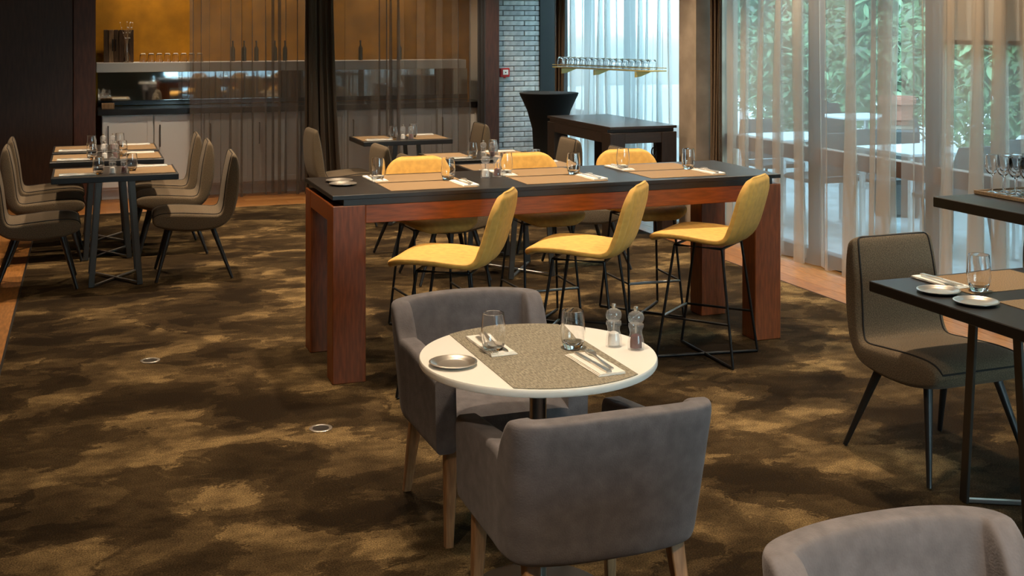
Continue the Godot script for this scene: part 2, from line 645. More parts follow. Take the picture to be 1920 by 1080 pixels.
# a hanging curtain from (a0, b0) to (a1, b1): folds about fold wide and amp deep
func curtain(p0: Vector2, p1: Vector2, top: float, bottom: float, fold: float, amp: float, seed_: int, pull := Vector2.ZERO, spread := 0.62) -> MB:
	var r := RandomNumberGenerator.new()
	r.seed = seed_
	var length := p0.distance_to(p1)
	var t := (p1 - p0) / length
	var nn := Vector2(-t.y, t.x)
	var folds := maxi(2, int(round(length / fold)))
	var cuts := [0.0]
	var amps := []
	var lean := []
	for k in folds:
		cuts.append(cuts[-1] + r.randf_range(0.55, 1.45))
		amps.append(amp * r.randf_range(0.45, 1.25))
		lean.append(r.randf_range(-0.5, 0.5))
	var sum: float = cuts[-1]
	var out := []
	var rowsn := 14
	for j in rowsn + 1:
		var f := float(j) / rowsn
		var y := lerpf(top, bottom, f)
		var line := PackedVector3Array()
		for k in folds:
			for s in 18:
				var u := s / 18.0
				var along: float = (cuts[k] + (cuts[k + 1] - cuts[k]) * u) / sum * length
				var swell := lerpf(0.8, 1.15, f) + 0.12 * sin(f * 5.0 + k * 1.7)
				var off: float = amps[k] * swell * sin(TAU * u)
				along += amps[k] * spread * sin(TAU * u * 2.0) * swell + lean[k] * 0.05 * f * sin(PI * u) * 0.5
				var p: Vector2 = p0 + t * along + nn * (off + 0.012 * sin(f * 3.0 + k)) + pull * f * f * (along / length)
				line.append(Vector3(p.x, y + (0.008 * sin(k * 2.3) if j == rowsn else 0.0), -p.y))
		out.append(line)
	return MB.new().sheet(out)


func hang(called: String, b: MB, m: String, label: String, group := "") -> void:
	var o := inst(called, b, M[m])
	root(o)
	tag(o, label, "curtain", group)


func make_curtains() -> void:
	# in front of the bar
	hang("sheer_curtain", curtain(Vector2(1.0, 12.32), Vector2(2.3, 12.3), 2.78, 0.02, 0.2, 0.055, 1, Vector2.ZERO, 0.5), "brown sheer", "brown sheer curtain in front of the bar beside its open left end")
	hang("sheer_curtain", curtain(Vector2(2.4, 12.3), Vector2(4.02, 12.3), 2.78, 0.02, 0.2, 0.055, 2, Vector2.ZERO, 0.5), "brown sheer", "brown sheer curtain in front of the bar beside the wooden post")
	hang("drape", curtain(Vector2(2.17, 12.16), Vector2(2.42, 12.16), 2.78, 0.02, 0.05, 0.045, 3, Vector2(0.1, 0)), "olive drape", "gathered olive brown drape hanging between the two bar sheers")
	hang("drape", curtain(Vector2(4.05, 12.24), Vector2(4.13, 12.2), 2.78, 0.02, 0.05, 0.03, 4), "dark drape", "narrow dark grey drape hanging against the reddish wooden post")
	# window wall
	hang("drape", curtain(Vector2(4.87, 11.98), Vector2(4.89, 11.74), 2.6, 0.02, 0.07, 0.035, 5), "taupe drape", "brown drape hanging at the far corner window beside the brick pier")
	hang("sheer_curtain", curtain(Vector2(4.93, 11.8), Vector2(4.93, 9.02), 2.6, 0.02, 0.22, 0.05, 6, Vector2.ZERO, 0.6), "white sheer", "bright white sheer curtain behind the tumbler shelf")
	hang("drape", curtain(Vector2(4.93, 8.66), Vector2(4.9, 8.42), 2.6, 0.02, 0.06, 0.04, 7), "taupe drape", "taupe drape gathered beside the beige column")
	hang("sheer_curtain", curtain(Vector2(4.95, 8.5), Vector2(4.95, 6.31), 2.6, 0.03, 0.25, 0.062, 8, Vector2.ZERO, 1.25), "beige sheer", "beige sheer curtain between the beige column and the narrow slit")
	hang("sheer_curtain", curtain(Vector2(4.95, 6.27), Vector2(4.95, 3.4), 2.6, 0.03, 0.25, 0.062, 9, Vector2.ZERO, 1.25), "beige sheer", "beige sheer curtain right of the narrow slit behind the wine glasses")
	hang("sheer_curtain", curtain(Vector2(4.95, 3.35), Vector2(4.95, 0.7), 2.6, 0.03, 0.27, 0.06, 10), "beige sheer", "beige sheer curtain nearest the camera side of the room")
	var o := base("roller_blind")
	part(o, "fabric", MB.new().box(R(5.036, 5.2, 2.12), Vector3(0.004, 0.92, 1.5), 0.0), M["blind"])
	part(o, "bottom_bar", MB.new().tube(PackedVector3Array([R(5.036, 4.45, 1.65), R(5.036, 5.95, 1.65)]), 0.014, 8), M["dark frame"])
	root(o)
	tag(o, "pale roller blind half drawn behind the sheer curtain", "blind")


# ---------------------------------------------------------------- furniture
func smooth_path(p: PackedVector2Array, per := 4) -> PackedVector2Array:
	var out := PackedVector2Array()
	for i in p.size() - 1:
		for k in per:
			out.append(p[i].cubic_interpolate(p[i + 1], p[maxi(i - 1, 0)], p[mini(i + 2, p.size() - 1)], k / float(per)))
	out.append(p[-1])
	return out


func spow(x: float, e: float) -> float:
	return signf(x) * pow(absf(x), e)


# ring round two points (z, y) of a side profile, w to each side
func pad_ring(f: Vector2, g: Vector2, w: float, e := 0.4, m := 32) -> PackedVector3Array:
	var ring := PackedVector3Array()
	var c := (f + g) / 2
	var h := (f - g) / 2
	for k in m:
		var a := TAU * k / m
		var s := spow(sin(a), e)
		var x := spow(cos(a), e) * w
		var p := c + h * s
		ring.append(Vector3(x, p.y, p.x))
	return ring


func make_padded_chair() -> Node3D:
	var o := base("padded_chair")
	var f := smooth_path([Vector2(0.275, 0.415), Vector2(0.26, 0.452), Vector2(0.2, 0.473), Vector2(0.08, 0.474), Vector2(-0.06, 0.462), Vector2(-0.16, 0.455), Vector2(-0.188, 0.49), Vector2(-0.2, 0.58), Vector2(-0.213, 0.68), Vector2(-0.235, 0.79), Vector2(-0.252, 0.848), Vector2(-0.27, 0.862)])
	var g := smooth_path([Vector2(0.268, 0.4), Vector2(0.25, 0.375), Vector2(0.19, 0.35), Vector2(0.07, 0.328), Vector2(-0.07, 0.33), Vector2(-0.185, 0.355), Vector2(-0.26, 0.42), Vector2(-0.298, 0.53), Vector2(-0.312, 0.64), Vector2(-0.313, 0.75), Vector2(-0.3, 0.825), Vector2(-0.28, 0.858)])
	var rows := []
	for i in f.size():
		var t := i / float(f.size() - 1)
		var w := 0.235 if t < 0.45 else lerpf(0.235, 0.2, (t - 0.45) / 0.55)
		if t < 0.1:
			w -= 0.02 * pow(1 - t / 0.1, 2)
		if t > 0.9:
			w -= 0.045 * pow((t - 0.9) / 0.1, 2)
		rows.append(pad_ring(f[i], g[i], w))
	var cut := 21
	part(o, "seat", MB.new().sweep(rows.slice(0, cut)), M["chair fabric"])
	part(o, "backrest", MB.new().sweep(rows.slice(cut - 1)), M["chair fabric"])
	# piping along the edge of the upper face
	var path := PackedVector3Array()
	for s in [1, -1]:
		for q in f.size():
			var i := q if s > 0 else f.size() - 1 - q
			if i < 2 or i > f.size() - 3:
				continue
			var ring: PackedVector3Array = rows[i]
			var p := ring[4 if s > 0 else 12]
			path.append(p + (Vector3(s * 0.001, 0, 0)))
	part(o, "piping", MB.new().tube(path, 0.0042, 6, true), M["piping"])
	for s in [-1, 1]:
		part(o, "leg", MB.new().tube([Vector3(s * 0.165, 0.37, 0.15), Vector3(s * 0.245, 0.0055, 0.25)], [0.019, 0.01], 10), M["black leg"])
		part(o, "leg", MB.new().tube([Vector3(s * 0.165, 0.37, -0.12), Vector3(s * 0.245, 0.0055, -0.255)], [0.019, 0.01], 10), M["black leg"])
	return o


func make_bar_stool() -> Node3D:
	var o := base("bar_stool")
	var p := smooth_path([Vector2(0.265, 0.604), Vector2(0.243, 0.626), Vector2(0.18, 0.642), Vector2(0.04, 0.642), Vector2(-0.08, 0.632), Vector2(-0.15, 0.632), Vector2(-0.195, 0.655), Vector2(-0.225, 0.71), Vector2(-0.25, 0.79), Vector2(-0.272, 0.87), Vector2(-0.288, 0.94), Vector2(-0.294, 0.972)], 5)
	var total := 0.0
	for i in p.size() - 1:
		total += p[i].distance_to(p[i + 1])
	var rows := []
	var s := 0.0
	for i in p.size():
		if i > 0:
			s += p[i].distance_to(p[i - 1])
		var t := s / total
		var w := lerpf(0.205, 0.225, clampf(t / 0.4, 0, 1)) if t < 0.4 else lerpf(0.225, 0.205, (t - 0.4) / 0.6)
		var r0 := 0.13
		for d in [s + 0.004, (total - s) + 0.002]:
			if d < r0:
				w -= r0 - sqrt(maxf(0.0, r0 * r0 - (r0 - d) * (r0 - d)))
		var tan := (p[mini(i + 1, p.size() - 1)] - p[maxi(i - 1, 0)]).normalized()
		var nrm := Vector2(-tan.y, tan.x) if tan.x < 0 else Vector2(tan.y, -tan.x)
		nrm = Vector2(tan.y, -tan.x)
		var th := 0.021 * clampf(minf(s, total - s) / 0.02, 0.3, 1.0)
		var back := clampf((t - 0.5) / 0.15, 0, 1)
		var ring := PackedVector3Array()
		var m := 64
		for k in m:
			var a := TAU * k / m
			var x := spow(cos(a), 0.5) * w
			var q := spow(sin(a), 0.5)
			var dish: float = (x * x) * lerpf(0.25, 0.5, back)
			var off: float = q * th
			if q < 0:
				off -= 0.009 * back * absf(sin(x / 0.41 * PI * 8.0)) * clampf((total - s) / 0.08, 0, 1)
			var c := p[i] + nrm * (off + dish)
			ring.append(Vector3(x, c.y, c.x))
		rows.append(ring)
	var cut := 30
	part(o, "seat", MB.new().sweep(rows.slice(0, cut)), M["yellow cloth"])
	part(o, "backrest", MB.new().sweep(rows.slice(cut - 1)), M["yellow cloth"])
	var top := [Vector3(-0.15, 0.6, 0.12), Vector3(0.15, 0.6, 0.12), Vector3(0.15, 0.6, -0.14), Vector3(-0.15, 0.6, -0.14)]
	var foot := [Vector3(-0.175, 0.0088, 0.21), Vector3(0.175, 0.0088, 0.21), Vector3(0.195, 0.0088, -0.215), Vector3(-0.195, 0.0088, -0.215)]
	for k in 4:
		part(o, "leg", MB.new().tube([top[k], foot[k]], 0.0075, 8), M["black metal"])
	part(o, "seat_frame", MB.new().tube([top[0], top[1], top[2], top[3]], 0.0075, 8, true), M["black metal"])
	part(o, "base_rod", MB.new().tube([foot[0], foot[2]], 0.0075, 8), M["black metal"])
	part(o, "base_rod", MB.new().tube([foot[1], foot[3]], 0.0075, 8), M["black metal"])
	var q0: Vector3 = foot[0].lerp(top[0], 0.36)
	var q1: Vector3 = foot[1].lerp(top[1], 0.36)
	part(o, "footrest", MB.new().tube([q0, q1], 0.008, 8), M["steel"], "bare steel footrest bar")
	for k in 2:
		var u: Vector3 = foot[k].lerp(top[k], 0.36)
		var w2: Vector3 = foot[3 - k].lerp(top[3 - k], 0.36)
		part(o, "side_bar", MB.new().tube([u, w2], 0.0065, 8), M["black metal"])
	return o


func make_armchair() -> Node3D:
	var o := base("armchair")
	# outline of the shell seen from above, from the left arm's front round the back to the right arm's front
	var plan := smooth_path([Vector2(-0.236, 0.265), Vector2(-0.24, 0.1), Vector2(-0.242, -0.06), Vector2(-0.244, -0.15), Vector2(-0.224, -0.208), Vector2(-0.13, -0.236), Vector2(0, -0.242), Vector2(0.13, -0.236), Vector2(0.224, -0.208), Vector2(0.244, -0.15), Vector2(0.242, -0.06), Vector2(0.24, 0.1), Vector2(0.236, 0.265)], 10)
	var m := plan.size()
	var rows := []
	for i in m:
		var tan := (plan[mini(i + 1, m - 1)] - plan[maxi(i - 1, 0)]).normalized()
		var out := Vector2(tan.y, -tan.x) * -1.0
		if out.dot(plan[i]) < 0:
			out = -out
		var z := plan[i].y
		# arms slope up a little to the rear, then the shell climbs steeply to the back
		var y1 := lerpf(0.57, 0.605, clampf((0.265 - z) / 0.33, 0, 1))
		var climb := clampf((-0.12 - z) / 0.055, 0, 1)
		climb = sin(climb * PI / 2)
		y1 = lerpf(y1, 0.715 + 0.012 * (1 - pow(plan[i].x / 0.25, 2)), climb)
		var y0 := 0.318
		var th := 0.036
		var ring := PackedVector3Array()
		for k in 28:
			var a := TAU * k / 28.0
			var u := spow(cos(a), 0.32) * th
			var f := (spow(sin(a), 0.2) + 1) / 2
			var y := lerpf(y0, y1, f)
			var c := plan[i] + out * u
			var rake: float = (y - y0) / 0.4
			var back := clampf((0.02 - z) / 0.2, 0, 1)
			# the back leans out, the arms open a little
			c += Vector2(c.x * (0.03 + 0.05 * back), -0.075 * back) * rake
			ring.append(Vector3(c.x, y, c.y))
		rows.append(ring)
	part(o, "shell", MB.new().sweep(rows), M["mauve velvet"])
	# seat cushion: domed, rounded in front
	var seat := []
	for j in 15:
		var t := j / 14.0
		var z := lerpf(0.27, -0.21, t)
		var round_ := 1.0
		var d := minf(j, 14 - j)
		if d < 2:
			round_ = [0.72, 0.93][d]
		var top := 0.44 + 0.022 * sin(PI * clampf(t * 0.9 + 0.1, 0, 1))
		var bot := 0.34
		var mid := (top + bot) / 2
		seat.append(pad_ring(Vector2(z, mid + (top - mid) * round_), Vector2(z, mid - (mid - bot) * round_), (0.206 if z > -0.05 else 0.206 - 0.06 * pow((-0.05 - z) / 0.16, 2)), 0.3))
	part(o, "seat", MB.new().sweep(seat), M["mauve velvet"])
	for s in [-1, 1]:
		for q in [[0.225, 0.24, 0.012], [-0.185, -0.275, 0.02]]:
			var p0 := Vector3(s * 0.21, 0.37, q[0])
			var p1 := Vector3(s * (0.21 + q[2]), 0.0, q[1])
			var ring := []
			for e in [[p0, 0.024], [p1, 0.014]]:
				var r := PackedVector3Array()
				for k in [[-1, -0.75], [-0.75, -1], [0.75, -1], [1, -0.75], [1, 0.75], [0.75, 1], [-0.75, 1], [-1, 0.75]]:
					r.append(e[0] + Vector3(k[0], 0, k[1]) * e[1])
				ring.append(r)
			part(o, "leg", MB.new().sweep(ring), M["beech"])
	return o


func long_table(called: String, L: float, W: float, H: float, up: String, level: String, top: String) -> Node3D:
	var o := base(called)
	var tb := MB.new()
	tb.box(Vector3(0, H - 0.011, 0), Vector3(L, 0.022, W), 0.002)
	tb.box(Vector3(0, H - 0.037, 0), Vector3(L - 0.11, 0.031, W - 0.004), 0.001)
	part(o, "tabletop", tb, M[top])
	var lh := H - 0.052
	for sx in [-1, 1]:
		for sz in [-1, 1]:
			part(o, "leg", MB.new().box(Vector3(sx * (L / 2 - 0.083), lh / 2, sz * (W / 2 - 0.07)), Vector3(0.165, lh, 0.14), 0.004), M[up])
		part(o, "apron", MB.new().box(Vector3(sx * (L / 2 - 0.083), lh - 0.045, 0), Vector3(0.16, 0.09, W - 0.28), 0.003), M[level])
	for sz in [-1, 1]:
		part(o, "apron", MB.new().box(Vector3(0, lh - 0.045, sz * (W / 2 - 0.03)), Vector3(L - 0.33, 0.09, 0.055), 0.003), M[level])
	return o


func make_high_table() -> Node3D:
	return long_table("high_table", 2.53, 0.745, 0.92, "mahogany upright", "mahogany level", "black top")


func make_console_table() -> Node3D:
	return long_table("console_table", 1.4, 0.62, 0.92, "walnut upright", "walnut level", "walnut level")


func dining(called: String, L: float, W: float, inset := 0.06) -> Node3D:
	var o := base(called)
	part(o, "tabletop", MB.new().box(Vector3(0, 0.73, 0), Vector3(L, 0.04, W), 0.003), M["black top"])
	var z := W / 2 - inset
	for sx in [-1, 1]:
		for sz in [-1, 1]:
			part(o, "leg", MB.new().bar(Vector3(sx * 0.105, 0.71, sz * z), Vector3(sx * 0.155, 0.004, sz * z), 0.038, 0.014), M["brushed steel"])
	for s in [-1, 1]:
		part(o, "floor_bar", MB.new().bar(Vector3(-0.155, 0.012 + 0.002 * s, -z * s), Vector3(0.155, 0.012 + 0.002 * s, z * s), 0.014, 0.02, Vector3.UP), M["steel"])
	return o


func make_dining_table() -> Node3D:
	return dining("dining_table", 0.81, 0.6)


func make_wide_table() -> Node3D:
	return dining("dining_table", 1.02, 0.9, 0.15)


func make_round_table() -> Node3D:
	var o := base("round_table")
	part(o, "tabletop", MB.new().lathe([Vector2(0, 0.715), Vector2(0.35, 0.715), Vector2(0.36, 0.717), Vector2(0.363, 0.722), Vector2(0.363, 0.734), Vector2(0.36, 0.739), Vector2(0.354, 0.74), Vector2(0, 0.74)], 96), M["white laminate"])
	part(o, "pole", MB.new().lathe([Vector2(0, 0.02), Vector2(0.026, 0.02), Vector2(0.026, 0.7), Vector2(0, 0.7)], 32), M["steel"])
	part(o, "top_plate", MB.new().box(Vector3(0, 0.708, 0), Vector3(0.22, 0.014, 0.22), 0.002), M["steel"])
	part(o, "base", MB.new().lathe([Vector2(0, 0), Vector2(0.21, 0), Vector2(0.215, 0.006), Vector2(0.2, 0.014), Vector2(0.05, 0.022), Vector2(0, 0.022)], 48), M["brushed steel"])
	return o


# ---------------------------------------------------------------- tableware
func tumbler_profile(r0: float, r1: float, r2: float, h: float, foot: float) -> Array:
	return [Vector2(0, 0), Vector2(r0 * 0.92, 0), Vector2(r0, 0.003), Vector2(lerpf(r0, r1, 0.7), h * 0.2), Vector2(r1, h * 0.45), Vector2(lerpf(r1, r2, 0.4), h * 0.72), Vector2(r2, h - 0.001), Vector2(r2 - 0.0009, h), Vector2(r2 - 0.0018, h - 0.001), Vector2(lerpf(r1, r2, 0.4) - 0.002, h * 0.72), Vector2(r1 - 0.002, h * 0.45), Vector2(lerpf(r0, r1, 0.7) - 0.003, h * 0.2), Vector2(r0 * 0.8, foot + 0.004), Vector2(r0 * 0.5, foot), Vector2(0, foot - 0.001)]


func make_water_glass() -> Node3D:
	return inst("water_glass", MB.new().lathe(tumbler_profile(0.027, 0.039, 0.033, 0.118, 0.014), 40), M["glass"])


func make_large_tumbler() -> Node3D:
	return inst("water_glass", MB.new().lathe(tumbler_profile(0.031, 0.044, 0.038, 0.135, 0.016), 40), M["glass"])


func make_upturned_tumbler() -> Node3D:
	var p := tumbler_profile(0.026, 0.034, 0.036, 0.095, 0.012)
	var q := []
	for k in p:
		q.append(Vector2(k.x, 0.095 - k.y))
	return inst("tumbler", MB.new().lathe(q, 20), M["glass"])


func make_wine_glass() -> Node3D:
	return inst("wine_glass", MB.new().lathe([Vector2(0, 0), Vector2(0.031, 0), Vector2(0.032, 0.0015), Vector2(0.02, 0.004), Vector2(0.006, 0.008), Vector2(0.0038, 0.02), Vector2(0.0036, 0.075), Vector2(0.006, 0.085), Vector2(0.022, 0.1), Vector2(0.033, 0.12), Vector2(0.0355, 0.138), Vector2(0.033, 0.162), Vector2(0.0285, 0.185), Vector2(0.0275, 0.185), Vector2(0.0318, 0.162), Vector2(0.034, 0.138), Vector2(0.0315, 0.121), Vector2(0.02, 0.103), Vector2(0.008, 0.094), Vector2(0, 0.092)], 28), M["glass"])


func make_mill(fill: String, called: String) -> Node3D:
	var o := base(called)
	part(o, "body", MB.new().lathe([Vector2(0, 0), Vector2(0.025, 0), Vector2(0.0262, 0.003), Vector2(0.0255, 0.02), Vector2(0.022, 0.038), Vector2(0.0185, 0.052), Vector2(0.0205, 0.062), Vector2(0.0245, 0.071), Vector2(0.0235, 0.078), Vector2(0.0, 0.078)], 32), M["acrylic"])
	part(o, "filling", MB.new().lathe([Vector2(0, 0.006), Vector2(0.0185, 0.006), Vector2(0.0185, 0.024), Vector2(0.0155, 0.042), Vector2(0.006, 0.047), Vector2(0, 0.048)], 20), M[fill])
	part(o, "head", MB.new().lathe([Vector2(0, 0.0795), Vector2(0.016, 0.0795), Vector2(0.0235, 0.088), Vector2(0.0255, 0.099), Vector2(0.022, 0.11), Vector2(0.012, 0.117), Vector2(0, 0.118)], 32), M["acrylic"])
	part(o, "spindle", MB.new().lathe([Vector2(0, 0.05), Vector2(0.0028, 0.05), Vector2(0.0028, 0.076), Vector2(0, 0.076)], 10), M["steel"])
	part(o, "knob", MB.new().lathe([Vector2(0, 0.1185), Vector2(0.005, 0.1185), Vector2(0.0075, 0.125), Vector2(0.0065, 0.132), Vector2(0, 0.134)], 16), M["silver"])
	return o


func make_salt_mill() -> Node3D:
	return make_mill("salt", "salt_mill")


func make_pepper_mill() -> Node3D:
	return make_mill("peppercorns", "pepper_mill")


func make_side_plate() -> Node3D:
	return inst("side_plate", MB.new().lathe([Vector2(0, 0.0), Vector2(0.045, 0.0), Vector2(0.052, 0.003), Vector2(0.066, 0.008), Vector2(0.0715, 0.0095), Vector2(0.0715, 0.0115), Vector2(0.0665, 0.0125), Vector2(0.061, 0.0095), Vector2(0.057, 0.009), Vector2(0.05, 0.005), Vector2(0.044, 0.0028), Vector2(0, 0.0028)], 48), M["silver"])


func make_napkin() -> Node3D:
	var o := base("napkin")
	var r := RandomNumberGenerator.new()
	r.seed = 5
	for k in 3:
		var poly := PackedVector2Array()
		var hw := 0.043 - 0.002 * k
		var hl := 0.118 - 0.003 * k
		for e in [[-hw, hl, hw, hl], [hw, hl, hw, -hl], [hw, -hl, -hw, -hl], [-hw, -hl, -hw, hl]]:
			for s in 6:
				poly.append(Vector2(lerpf(e[0], e[2], s / 6.0), lerpf(e[1], e[3], s / 6.0)) + Vector2(r.randf_range(-1, 1), r.randf_range(-1, 1)) * 0.0012)
		var sh := Vector2(0.0015 * k - 0.002, 0.002 * k)
		for i in poly.size():
			poly[i] += sh
		part(o, "fold", MB.new().plate(poly, 0.0022, func(p: Vector2) -> float: return 0.0003 + 0.0024 * k), M["white napkin"])
	return o


func make_fork() -> Node3D:
	var o := base("fork")
	var curve := func(p: Vector2) -> float: return 0.001 + 0.007 * pow(clampf((-p.y - 0.02) / 0.08, 0, 1), 1) - 0.006 * pow(clampf((-p.y - 0.06) / 0.05, 0, 1), 2)
	var h := PackedVector2Array()
	var prof := [[0.1, 0.003], [0.095, 0.0085], [0.06, 0.0075], [0.0, 0.0042], [-0.03, 0.0036], [-0.045, 0.006], [-0.056, 0.012], [-0.068, 0.0125]]
	for p in prof:
		h.append(Vector2(p[1], p[0]))
	prof.reverse()
	for p in prof:
		h.append(Vector2(-p[1], p[0]))
	part(o, "handle", MB.new().plate(h, 0.0022, curve), M["silver"])
	for k in 4:
		var x := -0.0107 + k * 0.00713
		part(o, "tine", MB.new().plate([Vector2(x - 0.0018, -0.067), Vector2(x - 0.0012, -0.105), Vector2(x + 0.0012, -0.105), Vector2(x + 0.0018, -0.067)], 0.002, curve), M["silver"])
	return o


func make_knife() -> Node3D:
	var o := base("knife")
	var h := [Vector2(-0.0088, 0.11), Vector2(0.0088, 0.11), Vector2(0.0085, 0.08), Vector2(0.0065, 0.02), Vector2(0.0055, 0.0), Vector2(-0.0055, 0.0), Vector2(-0.0065, 0.02), Vector2(-0.0085, 0.08)]
	part(o, "handle", MB.new().plate(h, 0.0055), M["silver"])
	part(o, "blade", MB.new().plate([Vector2(-0.0055, 0.0), Vector2(0.0055, 0.0), Vector2(0.0088, -0.02), Vector2(0.0075, -0.085), Vector2(0.003, -0.108), Vector2(-0.003, -0.112), Vector2(-0.0065, -0.1), Vector2(-0.0065, -0.01)], 0.0016, func(_p: Vector2) -> float: return 0.002), M["silver"])
	return o


func make_placemat() -> Node3D:
	return inst("placemat", MB.new().box(Vector3(0, 0.0012, 0), Vector3(0.46, 0.0022, 0.3), 0.0008), M["tan mat"])


func make_small_placemat() -> Node3D:
	return inst("placemat", MB.new().box(Vector3(0, 0.0012, 0), Vector3(0.44, 0.0022, 0.3), 0.0008), M["tan mat"])


# one place laid at a table. Whoever sits there sits on the +z side of it; at = middle of the mat on the table top
func setting(at: Vector3, turn: float, where: String, matk: String, nap := Vector2(0.2, 0.0), glass := Vector2(0.16, -0.17), big := false, has_glass := true) -> void:
	var bas := Basis(Vector3.UP, turn)
	var y := 0.0
	if matk:
		place(matk, at, turn, "tan woven placemat at " + where, "placemat", "tan placemats")
		y = 0.0024
	var n := at + bas * Vector3(nap.x, y, nap.y)
	place("napkin", n, turn + 0.03, "folded white napkin at " + where, "napkin", "folded white napkins")
	place("knife", n + bas * Vector3(-0.012, 0.0076, 0.004), turn + 0.05, "knife on the napkin at " + where, "knife", "table knives")
	place("fork", n + bas * Vector3(0.02, 0.0076, -0.012), turn - 0.06, "fork on the napkin at " + where, "fork", "table forks")
	if has_glass:
		var g := at + bas * Vector3(glass.x, 0.0, glass.y)
		var inside := matk != "" and absf(glass.x) < 0.25 and absf(glass.y) < 0.18
		place("large_tumbler" if big else "water_glass", g + Vector3(0, 0.0026 if inside else 0.0004, 0), 0.0, "empty water glass at " + where, "glass", "water glasses on the tables")


func mills(at: Vector3, step: Vector3, table: String) -> void:
	place("salt_mill", at, 0.0, "clear salt mill on " + table, "mill", "clear salt and pepper mills")
	place("pepper_mill", at + step, 0.0, "clear pepper mill with dark corns on " + table, "mill", "clear salt and pepper mills")


# a two-seat table whose guests face each other along x
func two_seat(a: float, b: float, called: String, left_chair: Vector2, right_chair: Vector2) -> void:
	place("dining_table", R(a, b), 0.0, "small black topped table on splayed steel legs, the " + called, "table", "two seat dining tables")
	setting(R(a - 0.24, b, 0.75), -PI / 2, "the left place of the " + called, "small_placemat", Vector2(0.19, 0.0), Vector2(0.18, -0.13))
	setting(R(a + 0.24, b, 0.75), PI / 2, "the right place of the " + called, "small_placemat", Vector2(0.19, 0.0), Vector2(-0.03, -0.13))
	mills(R(a - 0.02, b - 0.17, 0.75), Vector3(0.075, 0, 0.0), "the " + called)
	place("padded_chair", R(a + left_chair.x, b + left_chair.y), PI / 2 + 0.03, "brown padded chair on the left side of the " + called, "chair", "brown padded dining chairs")
	place("padded_chair", R(a + right_chair.x, b + right_chair.y), -PI / 2 - 0.04, "brown padded chair on the right side of the " + called, "chair", "brown padded dining chairs")


